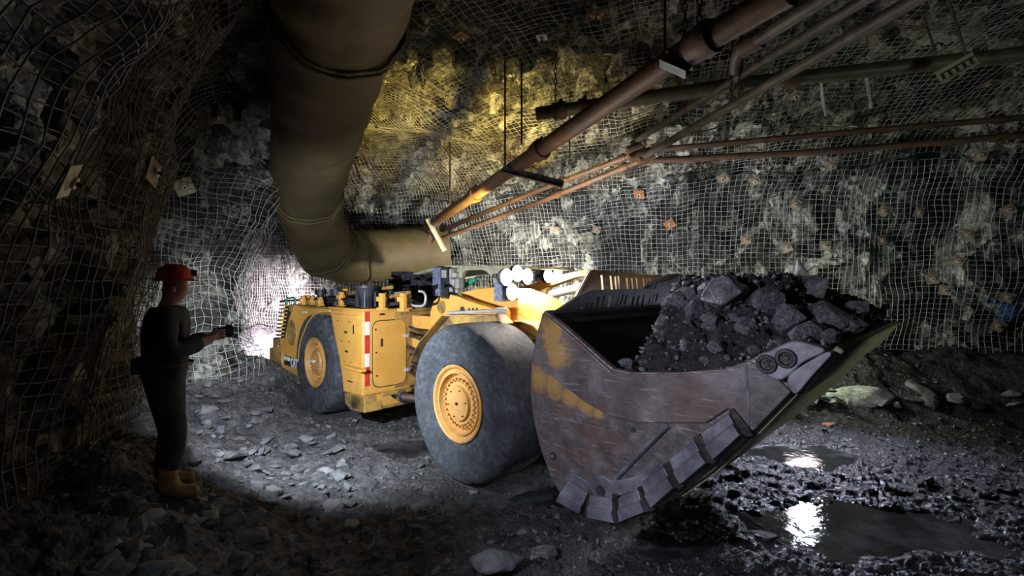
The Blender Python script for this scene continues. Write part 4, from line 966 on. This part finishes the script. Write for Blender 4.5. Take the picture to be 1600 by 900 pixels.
while n < 46:
    if heap_rock(rnd.uniform(975, 1360), rnd.uniform(432, 575), rnd.uniform(.035, .085) * (1.25 if rnd.random() < .25 else .9), 'small dark rock mixed into the muck in the bucket', rnd.choice(MROCK), 'small rocks in the bucket load'): n += 1
# white stone standing behind, on top of the load
crest = []
for k in range(160):                                     # highest part of the load in that direction
    Y = 2.8 + .015 * k; X = (1251 - CX) / FPX * Y; q_ = np.array([X, Y]) - OM; s_, t_ = q_ @ FD, q_ @ RD
    if ss[0] + .1 < s_ < ss[-1] - .1 and tt[0] + .1 < t_ < tt[-1] - .1: crest.append(((heap_z(s_, t_) - CH) / Y, X, Y, heap_z(s_, t_)))
_, wx_, wy_, wz_ = max(crest)
put_rock(PALE[0], (wx_, wy_, wz_ + .10), (.07, .08, .26), .4, (.1, -.1), 'small white pointed stone on the top of the bucket load')
gp2, gs2 = [], []
g = np.random.default_rng(8)
for k in range(2600):
    s = g.uniform(ss[0] + .15, ss[-1] - .05); t = g.uniform(tt[0] + .05, tt[-1] - .05); gp2.append(m2w(s, t, heap_z(s, t) + .003)); gs2.append(.008 + .03 * g.random() ** 2.5)
tag(scatter('muck_crumbs', np.array(gp2), gs2, M['muck_rock'], seed=9), 'fine black crumbs covering the load in the bucket', 'muck', kind='stuff')

# ---------------------------------------------------------------- ventilation duct
dpts = [at(556, -170, 3.0), at(545, -90, 3.45), at(531, 0, 4.15), at(512, 100, 5.15), at(496, 200, 6.5), at(480, 290, 8.2), at(491, 350, 9.2), at(514, 392, 9.9), at(552, 402, 10.5), at(600, 398, 10.9), at(650, 394, 11.3), at(700, 390, 11.5)]
path_ = bez([tuple(p) for p in dpts], 9)
V = []; n = 56; up = None; N_ = len(path_); cum = 0; prev = None; seams = []
for i, p in enumerate(path_):
    d = (path_[min(i + 1, N_ - 1)] - path_[max(i - 1, 0)]).normalized()
    if up is None: up = Vector((0, 0, 1))
    up = (up - d * up.dot(d)).normalized(); sd = d.cross(up)
    if prev is not None: cum += (p - prev).length
    prev = p
    for k in range(n):
        a = 2 * PI * k / n; r = .60
        q = p + (up * math.cos(a) + sd * math.sin(a)) * r
        nz = float(fbm(np.array([[q.x * 1.4, q.y * 1.4, q.z * 1.4]]), 600, 3)[0]); r += .035 * nz + .012 * math.sin(cum * 9 + 2 * math.cos(a * 2))
        V.append(p + (up * math.cos(a) + sd * math.sin(a)) * r)
F = [(i * n + k, i * n + (k + 1) % n, (i + 1) * n + (k + 1) % n, (i + 1) * n + k) for i in range(N_ - 1) for k in range(n)]
duct = MB().add(V, F).build('ventilation_duct', M['duct'], smooth=80)
tag(duct, 'wide olive-yellow flexible ventilation duct hanging from the roof and bending behind the loader', 'duct')
def ring_at(i, name, r=.625, th=.022, mat='duct'):
    p = path_[i]; d = (path_[min(i + 1, N_ - 1)] - path_[i - 1]).normalized(); u = Vector((0, 0, 1)); u = (u - d * u.dot(d)).normalized(); sdd = d.cross(u)
    pts = [p + (u * math.cos(2 * PI * k / 40) + sdd * math.sin(2 * PI * k / 40)) * (r + .012 * math.sin(k * 1.7)) + d * .02 * math.sin(k * .9) for k in range(41)]
    MB().tube(pts, th, 7, False).build(name, M[mat], duct, smooth=60)
for i in (19, 20, 46, 47, 62, 63, 75): ring_at(min(i, N_ - 2), 'duct_clamp_band')

# ---------------------------------------------------------------- pipes
def pipe(name, pts, r, mat, label, couplings=(), cat='pipe', n=16):
    P = [Vector(p) for p in pts]
    seg = []
    for a, b in zip(P[:-1], P[1:]):
        m = max(2, int((b - a).length / .3)); seg += [a.lerp(b, k / m) for k in range(m)]
    seg.append(P[-1])
    o = MB().tube(seg, r, n).build(name, M[mat], smooth=40); tag(o, label, cat)
    for px, k in couplings:
        best = min(range(len(seg) - 1), key=lambda i: abs(CX + seg[i].x / seg[i].y * FPX - px)); c = seg[best]; d = (seg[best + 1] - seg[best]).normalized()
        MB().tube([c - d * .09 * k, c - d * .085 * k, c - d * .03, c + d * .03, c + d * .085 * k, c + d * .09 * k], [r * 1.05, r * 1.3, r * 1.3, r * 1.42, r * 1.3, r * 1.05], 14).cyl(c + Vector((0, 0, r * 1.2)), c + Vector((.03, 0, r * 1.75)), .02, 8).build('coupling', M['rust'], o, smooth=35)
    return o
pipe('pipe', [at(668, 355, 10.3), at(1045, 97, 3.92), at(1235, -16, 2.98)], .1, 'rust', 'thick rusty brown pipe rising from the far centre to the top of the picture', ((738, 1), (850, 1), (1074, 1.3)))
pipe('pipe', [at(838, 178, 6.1), at(1150, 132, 5.6), at(1640, 80, 5.3)], .085, 'olive_pipe', 'thick olive-brown pipe crossing the upper right nearly level', ((875, 1), (905, .7), (1135, .8), (1215, .8)))
pipe('pipe', [at(1305, -15, 3.3), at(1178, 66, 4.1), at(1158, 76, 4.2), at(1152, 92, 4.3), at(1150, 112, 4.4)], .062, 'grey_pipe', 'grey pipe ending in a downward elbow beside the thick rusty pipe', ((1180, .8), (1165, .8)))
pipe('pipe', [at(1375, -15, 3.5), at(1180, 104, 5.0), at(988, 224, 7.7)], .048, 'grey_pipe', 'upper of the two thin grey pipes descending from the top right')
pipe('pipe', [at(1455, -15, 3.35), at(1180, 144, 5.2), at(1003, 246, 7.6)], .056, 'grey_pipe', 'lower of the two thin grey pipes descending from the top right')
pipe('pipe', [at(1000, 237, 7.6), at(850, 294, 8.8), at(690, 360, 10.6)], .048, 'rust', 'upper thin brown pipe running from the joint down to the far centre', ((985, .8), (880, .8)))
pipe('pipe', [at(1003, 250, 7.6), at(850, 313, 8.7), at(684, 375, 10.5)], .05, 'rust', 'lower thin brown pipe running from the joint down to the far centre', ((980, .8), (868, .8)))
pipe('pipe', [at(1000, 236, 7.6), at(1300, 209, 7.0), at(1640, 180, 6.6)], .045, 'rust', 'upper thin rusty pipe along the right wall', ((1010, .8), (1556, .8)))
pipe('pipe', [at(1003, 252, 7.6), at(1300, 236, 7.0), at(1640, 208, 6.6)], .05, 'rust', 'lower thin rusty pipe along the right wall', ((1010, .8), (1560, .8)))
pipe('cable', [at(1060, 214, 7.6), at(1180, 186, 7.4), at(1260, 197, 7.2), at(1400, 203, 7.0), at(1530, 190, 6.8), at(1640, 182, 6.7)], .011, 'olive_pipe', 'thin yellowish cable sagging above the rusty wall pipes', cat='cable', n=6)
jt = MB(); 
for a, b in ((990, 232), (995, 245), (1003, 240), (1010, 248)):
    c = at(a, b, 7.55); jt.tube([c + Vector((-.12, .0, -.04)), c + Vector((.12, 0, .04))], .075, 10)
tag(jt.build('pipe_joint', M['rust'], smooth=40), 'rusty clamp cluster where the thin pipes meet', 'pipe joint')

def rod(name, a, b, r, label, cat='rod', mat='dark', group=None): tag(MB().tube([a, b], r, 7).build(name, M[mat], smooth=50), label, cat, group)
def ceil_up(p): return Vector((p.x, p.y, 5.55))
def chain(px, py, Y, label):
    b = at(px, py, Y); top = Vector((b.x, b.y, 5.5)); n = int((top.z - b.z) / .07); mb = MB()
    for k in range(n):
        c = b + Vector((0, 0, .035 + k * .07)); u = Vector((1, 0, 0)) if k % 2 else Vector((0, 1, 0))
        mb.tube([c + u * .02 * math.cos(q) + Vector((0, 0, .042 * math.sin(q))) for q in [2 * PI * j / 8 for j in range(9)]], .007, 5, False)
    tag(mb.build('chain', M['rust'], smooth=60), label, 'chain')
chain(1070, 130, 4.0, 'rusty chain holding the thick rusty pipe beside the black bracket')
chain(1155, 150, 4.9, 'rusty chain hanging below the pipe elbow, left of the pair')
chain(1142, 160, 5.2, 'rusty chain hanging behind the pipe elbow')
chain(868, 190, 6.0, 'rusty chain round the left end of the olive-brown pipe')
chain(1093, 75, 3.8, 'rusty chain over the thick pipe near the top of the picture')
rod('hanger_rod', at(1039, 108, 3.9), ceil_up(at(1039, 108, 3.9)), .012, 'black hanger rod on the left end of the pipe bracket near the top')
rod('hanger_rod', at(789, 262, 6.6), ceil_up(at(789, 262, 6.6)), .014, 'dark rod holding the long strip bracket under the rusty pipe')
rod('hanger_rod', at(815, 225, 6.7), ceil_up(at(815, 225, 6.7)), .014, 'dark rod right of the strip bracket, behind the rusty pipe')
rod('hanger_rod', at(703, 330, 9.4), Vector((at(703, 330, 9.4).x, 9.4, 5.4)), .02, 'thin rod hanging over the far end of the rusty pipe')
rod('hanger_rod', at(890, 250, 7.5), Vector((at(890, 250, 7.5).x, 7.5, 5.4)), .014, 'thin rod hanging behind the pipes at the centre')
rod('hanger_rod', at(1463, 84, 5.5), at(1438, 12, 5.0), .013, 'left rod of the slotted bracket on the olive-brown pipe', mat='grey_pipe')
rod('hanger_rod', at(1509, 84, 5.1), at(1480, -5, 4.6), .014, 'right rod of the slotted bracket on the olive-brown pipe', mat='grey_pipe')
rod('hanger_rod', at(1475, 132, 5.2), at(1470, 112, 5.2), .012, 'short stub rod under the slotted bracket', mat='grey_pipe')
# slotted bracket: pale channel
def channel(name, a, b, w_, dep, mat, label, slots=0):
    a, b = Vector(a), Vector(b); d = (b - a).normalized(); f = Vector((0, 1, 0)); u = d.cross(f).normalized(); u = -u if u.z < 0 else u; f = u.cross(d)
    Mx = Matrix((( *d, 0), (*f, 0), (*u, 0), (0, 0, 0, 1))).transposed(); Mx.translation = a; ln = (b - a).length
    mb = MB().box((0, -.005, -w_ / 2), (ln, .005, w_ / 2), Mx).box((0, -dep, w_ / 2 - .01), (ln, dep, w_ / 2), Mx).box((0, -dep, -w_ / 2), (ln, dep, -w_ / 2 + .01), Mx)
    o = mb.build(name, M[mat]); tag(o, label, 'bracket')
    if slots:
        sm = MB()
        for k in range(slots):
            x = ln * (.12 + .76 * k / (slots - 1)); sm.box((x - .012, -.012, -w_ * .3), (x + .012, .012, w_ * .15), Mx); sm.box((x - .012, -.012, w_ * .1), (x + .05, .012, w_ * .18), Mx)
        sm.build('slot', M['black'], o)
    return o
channel('pipe_bracket', at(1466, 122, 5.15), at(1524, 90, 4.95), .15, .03, 'olive_metal', 'pale slotted steel bracket hanging on the olive-brown pipe at the right', 5)
channel('pipe_bracket', at(1036, 92, 3.85), at(1077, 110, 3.75), .1, .05, 'black', 'dark channel bracket across the thick rusty pipe near the top')
channel('pipe_bracket', at(785, 264, 6.4), at(880, 288, 6.2), .09, .03, 'dark', 'long dark strip bracket under the thick rusty pipe')
channel('pipe_bracket', at(690, 330, 9.9), at(672, 380, 9.9), .12, .03, 'rust', 'tilted rusty bracket at the far end of the pipes')
channel('pipe_bracket', at(668, 342, 9.8), at(695, 392, 9.8), .1, .03, 'olive_metal', 'broken pale strip crossing the far end of the pipes')
for pts, lb in (([at(1311, 36, 6.4), at(1330, 75, 6.5), at(1345, 100, 6.6), at(1355, 130, 6.7), at(1361, 168, 6.9)], 'long pale strap hanging on the mesh of the upper right wall'), ([at(1309, 36, 6.4), at(1296, 56, 6.45), at(1283, 76, 6.5)], 'short pale strap beside the long strap on the mesh'), ([at(1280, 95, 6.6), at(1285, 150, 6.8), at(1291, 180, 7.0)], 'faint grey strap left of the long strap')):
    tag(MB().tube(bez([tuple(p) for p in pts]), .022, 6).build('strap', M['silver'], smooth=50), lb, 'strap')

# ---------------------------------------------------------------- rock bolt plates
def bvh(V): return BVHTree.FromPolygons([tuple(v) for v in V.reshape(-1, 3)[:]], [tuple(int(i) for i in f) for f in grid_faces(V.shape[0], V.shape[1])])
def coarse(V, P, n, seed, off):
    Q = P[::4, ::4]; N4 = n[::4, ::4]; return Q + N4 * (low(Q, seed) + off)[..., None]
bR = bvh(coarse(VR, PR, nR, 3, .2)); bL = bvh(coarse(VL, PL, nL, 23, .2))
def bolt_plate(px, py, tree, size, mat, label, group=None, rot=None):
    d = Vector(((px - CX) / FPX, 1, -(py - CY) / FPX)).normalized(); hit = tree.ray_cast(Vector((0, 0, CH)), d)
    if hit[0] is None: return
    nrm = hit[1]; nrm = -nrm if nrm.dot(d) > 0 else nrm
    q = nrm.to_track_quat('Z', 'Y'); e = empty('bolt_plate', hit[0] + nrm * .02, 0, label, 'bolt plate', group); e.rotation_mode = 'QUATERNION'
    e.rotation_quaternion = q @ Matrix.Rotation(random.uniform(-.5, .5) if rot is None else rot, 4, 'Z').to_quaternion()
    h = size / 2; MB().box((-h, -h, -.004), (h, h, .006)).lathe([(.005, h * .62), (.018, h * .4), (.022, h * .28)], 20, 'z').build('plate', mat, e, .004)
    MB().lathe([(.02, .035), (.035, .035), (.035, .02), (.03, .018), (.03, 0)], 14, 'z').build('washer', M['silver'], e)
    MB().cyl((0, 0, .0), (0, 0, .065), .014, 8).build('bolt_end', M['rust'], e)
RB = [(1129, 277), (1179, 282), (1242, 319), (1165, 374), (1229, 387), (1289, 384), (1380, 329), (1377, 375), (1435, 331), (1511, 366), (1575, 328), (1299, 257), (1456, 436), (1496, 408), (1574, 464), (1532, 242), (1559, 509), (1477, 453), (1243, 147), (1543, 129), (1369, 184), (1243, 209), (944, 258), (932, 358), (869, 359)]
for px, py in RB: bolt_plate(px, py, bR, .18, M['plate'], 'small square steel bolt plate with a ring on the meshed right wall', 'bolt plates on the right wall')
bolt_plate(999, 303, bR, .2, M['orange_plate'], 'orange-rusty square plate on the right wall above the bucket guard')
bolt_plate(1046, 350, bR, .2, M['orange_plate'], 'orange-rusty square plate on the wall above the bucket load', rot=.6)
bolt_plate(932, 20, bR, .16, M['orange_plate'], 'rusty plate on the roof near the top centre')
bolt_plate(863, 93, bR, .18, M['plate'], 'dark square plate on the roof above the olive-brown pipe end')
bolt_plate(847, 56, bR, .14, M['silver'], 'bright rock on the roof left of the hanging chains, shown by a tilted plate', rot=.4)  # silver plate stands in for a bright piece of roof rock
bolt_plate(720, 55, bR, .18, M['orange_plate'], 'rusty plate on the roof right of the duct')
bolt_plate(100, 280, bL, .2, M['olive_metal'], 'large pale square bolt plate on the dark left wall', rot=.3)
bolt_plate(287, 291, bL, .24, M['olive_metal'], 'smaller pale square plate on the left wall above the person', rot=.5)
bolt_plate(235, 268, bL, .2, M['plate'], 'dark plate left of the smaller pale plate on the left wall')
bolt_plate(337, 180, bL, .24, M['plate'], 'dark plate high on the far end of the left wall')

# ---------------------------------------------------------------- the person
px0, py0 = -2.76, 3.62
pz = float(ground_z(np.array([px0]), np.array([py0]), False)[0]) - .0
PSC = 1.0
person = empty('person', (px0, py0, pz), math.radians(28), 'person in dark coverall and red hard hat standing on the left rubble holding a lamp', 'person')
def skin_obj(name, verts, edges, radii, mat, parent, sub=2, root=0):
    me = bpy.data.meshes.new(name); me.from_pydata(verts, edges, []); me.materials.append(mat)
    o = bpy.data.objects.new(name, me); col.objects.link(o); o.parent = parent
    m = o.modifiers.new('skin', 'SKIN'); m.use_smooth_shade = True; s2 = o.modifiers.new('sub', 'SUBSURF'); s2.levels = s2.render_levels = sub
    sk = me.skin_vertices[0].data
    for i, r in enumerate(radii): sk[i].radius = r if isinstance(r, tuple) else (r, r); sk[i].use_root = (i == root)
    return o
# skeleton, local: +x forward, +y to the left
J = {}
def build_body(extra, with_hands):
    v, e, r = [], [], []
    def add(p, rad, par=None):
        v.append(p); r.append((rad + extra, rad + extra) if not isinstance(rad, tuple) else (rad[0] + extra, rad[1] + extra)); i = len(v) - 1
        if par is not None: e.append((par, i))
        return i
    pel = add((0, 0, .95), (.15, .12)); wa = add((.0, 0, 1.12), (.14, .11), pel); ch = add((.02, 0, 1.32), (.17, .12), wa); nk0 = add((.02, 0, 1.47), (.1, .08), ch)
    if with_hands:
        nk = add((.04, 0, 1.54), .055, nk0); sk = add((.07, 0, 1.62), (.075, .08), nk); cr = add((.06, 0, 1.71), (.078, .09), sk); add((.055, 0, 1.76), .06, cr)
        nose = add((.15, 0, 1.635), .014, sk); chn = add((.135, 0, 1.57), .03, sk)
    for sy in (-1, 1):
        hp_ = add((0, .1 * sy, .9), .095, pel); kn = add((.03 + .05 * (sy < 0), .13 * sy, .5), .065, hp_); an = add((-.03 + .07 * (sy < 0), .15 * sy, .1 if with_hands else .2), .045, kn)
        if with_hands: add((.12 + .07 * (sy < 0), .16 * sy, .05), .035, an)
        sh = add((.02, .2 * sy, 1.42), .07, ch); el = add((.06, .28 * sy, 1.15), .055, sh)
        wr = add((.27, .13 * sy, 1.22), .038, el)
        if with_hands:
            pm = add((.33, .10 * sy, 1.24), (.032, .02), wr)
            for k in range(4):
                a = add((.365, (.10 - .004 * k) * sy, 1.295 - .022 * k), .010, pm); b = add((.40 + .004 * (k in (1, 2)), (.085 - .004 * k) * sy, 1.297 - .022 * k), .009, a); add((.405, (.055 - .003 * k) * sy, 1.295 - .022 * k), .008, b)
            a = add((.33, .075 * sy, 1.29), .012, pm); add((.36, .05 * sy, 1.305), .010, a)
    return v, e, r
v, e, r = build_body(0, True); skin_obj('body', v, e, r, M['skin'], person)
v, e, r = build_body(.034, False); skin_obj('coverall', v, e, r, M['cloth'], person)
for sy in (-1, 1):
    dx = .07 * (sy < 0)
    skin_obj('boot', [(-.03 + dx, .15 * sy, .34), (-.03 + dx, .15 * sy, .1), (-.07 + dx, .15 * sy, .06), (.08 + dx, .16 * sy, .055), (.18 + dx, .165 * sy, .045)], [(0, 1), (1, 2), (1, 3), (3, 4)], [.075, .06, .05, .055, .045], M['boot'], person)
hm = MB().lathe([(0, .135), (.01, .137), (.02, .125), (.06, .122), (.1, .1), (.13, .06), (.14, 0)], 28, 'z', (.06, 0, 1.70)).prism([(.1, -.09), (.2, -.06), (.225, 0), (.2, .06), (.1, .09)], 1.70, 1.712, 'z').build('hard_hat', M['helmet'], person, .003, 50)
hl = MB().cyl((.17, 0, 1.765), (.21, 0, 1.765), .026, 14).build('cap_lamp', M['black'], hm)
for sy in (-1, 1): MB().lathe([(-.01, 0), (-.01, .02), (.0, .028), (.012, .02), (.012, 0)], 12, 'y', (.055, .085 * sy, 1.63)).build('ear', M['skin'], person, smooth=60)
ey = MB(); [ey.lathe([(-.012, 0), (-.008, .009), (.0, .012), (.008, .009), (.012, 0)], 10, 'x', (.135, .03 * sy, 1.655)) for sy in (-1, 1)]; ey.build('eyes', M['white'], person, smooth=60)
MB().box((.128, -.022, 1.598), (.145, .022, 1.606)).build('mouth', M['rust_rock'] if False else M['skin'], person, .003)
MB().lathe([(-.012, .19), (.012, .19)], 28, 'z', (0, 0, 1.04)).build('belt', M['black'], person).scale = (1, 1, 1)
MB().box((-.2, -.09, .98), (-.13, .09, 1.1)).build('battery_pack', M['black'], person, .01)
# hand lamp in the person's hands
hlp = Vector((.40, 0, 1.28)); wm = Matrix.Translation((px0, py0, pz)) @ Matrix.Rotation(math.radians(28), 4, 'Z'); hw = wm @ hlp
lampo = MB().lathe([(-.08, 0), (-.08, .035), (0, .04), (.03, .055), (.05, .055), (.05, .048)], 18, 'x').build('hand_lamp', M['black'], smooth=35)
lampo.location = hw; lampo.rotation_euler = (0, 0, math.radians(60)); tag(lampo, 'small black hand lamp held by the person, pointing at the loader', 'lamp')

# ---------------------------------------------------------------- work lamp on a stand behind the bucket
wx, wy = 4.78, 7.5
st = empty('work_lamp', (wx, wy, float(ground_z(np.array([wx]), np.array([wy]), False)[0])), 0, 'work lamp on a tripod hidden on the far side of the bucket', 'lamp')
MB().cyl((0, 0, .3), (0, 0, .72), .015, 10).tube([(0, 0, .35), (.3, .1, 0)], .011, 6).tube([(0, 0, .35), (-.25, .2, 0)], .011, 6).tube([(0, 0, .35), (-.05, -.3, 0)], .011, 6).build('tripod', M['black'], st)
MB().box((-.3, -.0, .56), (.3, .06, 1.5)).build('lamp_housing', M['black'], st, .01)
MB().prism(rounded([(-.27, .6), (.27, .6), (.27, 1.48), (-.27, 1.48)], .2), -.015, 0).build('lamp_face', M['lamp_soft'], st)

# ---------------------------------------------------------------- lights
def spot(loc, aim, energy, angle, colr=(1, 1, 1), blend=.5, size=.05, name='spot'):
    l = bpy.data.lights.new(name, 'SPOT'); l.energy = energy; l.spot_size = math.radians(angle); l.spot_blend = blend; l.color = colr; l.shadow_soft_size = size
    o = bpy.data.objects.new(name, l); col.objects.link(o); o.location = loc; o.rotation_euler = (Vector(aim) - Vector(loc)).to_track_quat('-Z', 'Y').to_euler(); return o
def point(loc, energy, colr=(1, 1, 1), size=.05, name='point'):
    l = bpy.data.lights.new(name, 'POINT'); l.energy = energy; l.color = colr; l.shadow_soft_size = size
    o = bpy.data.objects.new(name, l); col.objects.link(o); o.location = loc; return o
def mw(s, t, z): return m2w(s, t, z)

hdv = Vector((math.cos(math.radians(60)), math.sin(math.radians(60)), 0))
spot(hw + hdv * .09, (hw.x + .45, hw.y + 3.4, 1.0), 600, 134, (.8, .88, 1), .7, .03, 'hand_lamp_light')
spot(wm @ Vector((.24, 0, 1.765)), (-4.75, 7.5, 1.6), 800, 36, (.84, .92, 1), .7, .02, 'mesh_bulge_fill')  # added fill from the hat, brightens the mesh bulge on the left wall
spot((5.9, 2.6, .6), (2.7, 4.0, 1.35), 120, 44, (.85, .95, .7), .7, .1, 'bucket_underside_fill')  # added low fill for the bucket underside, no vehicle stands there
for p_ in (p1, p2):
    spot(mw(p_[0] + .06, p_[1], p_[2]), mw(p_[0] + 3, p_[1] + .5, p_[2] - 1.3), 260, 92, (.93, .96, 1), .6, .06, 'headlamp_beam')
point(mw(p1[0] + .16, p1[1] + .1, p1[2] + .12), 10, (.97, .98, 1), .06, 'headlamp_spill')
point(mw(p1[0] + .02, p1[1] - .3, p1[2] + .05), 5, (1, .97, .9), .06, 'headlamp_spill')
spot(mw(p2[0] + .1, p2[1] + .5, p2[2] + .25), (3.0, 10.6, 2.6), 620, 150, (.97, .97, 1), .8, .06, 'headlamp_side_spill')
spot(mw(-1.6, 2.7, 1.9), (-.8, 12, 2.3), 1300, 110, (1, .96, .85), .6, .06, 'cab_wall_fill')  # added light for the wall seen through the cab window, no lamp modelled
spot(mw(-1.6, 2.0, 2.7), (-1.2, 9.0, 5.6), 900, 88, (1, .74, .17), .55, .1, 'cab_roof_lamp')
spot(mw(-.6, 2.3, 2.8), (1.0, 8.6, 5.6), 300, 80, (1, .8, .3), .7, .1, 'cab_roof_lamp')
spot((-6.5, 11.2, 1.0), (-6.4, 13.5, 1.0), 3600, 105, (1, .84, .93), .8, .1, 'rear_lamp_light')
point(mw(-5.45, .3, 1.55), 4, (1, .3, .05), .05, 'tail_lamp_light')
spot((6.8, 1.2, 2.6), (4.6, 8.8, 3.2), 130, 74, (.75, 1, .93), .9, .3, 'right_wall_fill')  # added dim greenish fill for the right wall, from an unseen source
spot((4.7, 7.3, 1.5), (3.9, 4.3, 0), 260, 130, (.66, .76, 1), .6, .08, 'work_lamp_beam')
point((4.9, 7.8, 1.1), 60, (.85, 1, .7), .1, 'work_lamp_back_light')
spot((-1.9, .9, 2.6), (1.1, 3.6, 1.1), 400, 60, (.8, .8, 1), .8, .1, 'bucket_side_fill')  # added cool fill that lifts the bucket side and load
spot((.1, .2, 2.5), (-.2, 4.2, 0), 48, 90, (.74, .82, .95), .9, .1, 'foreground_fill')  # added weak fill for the foreground floor
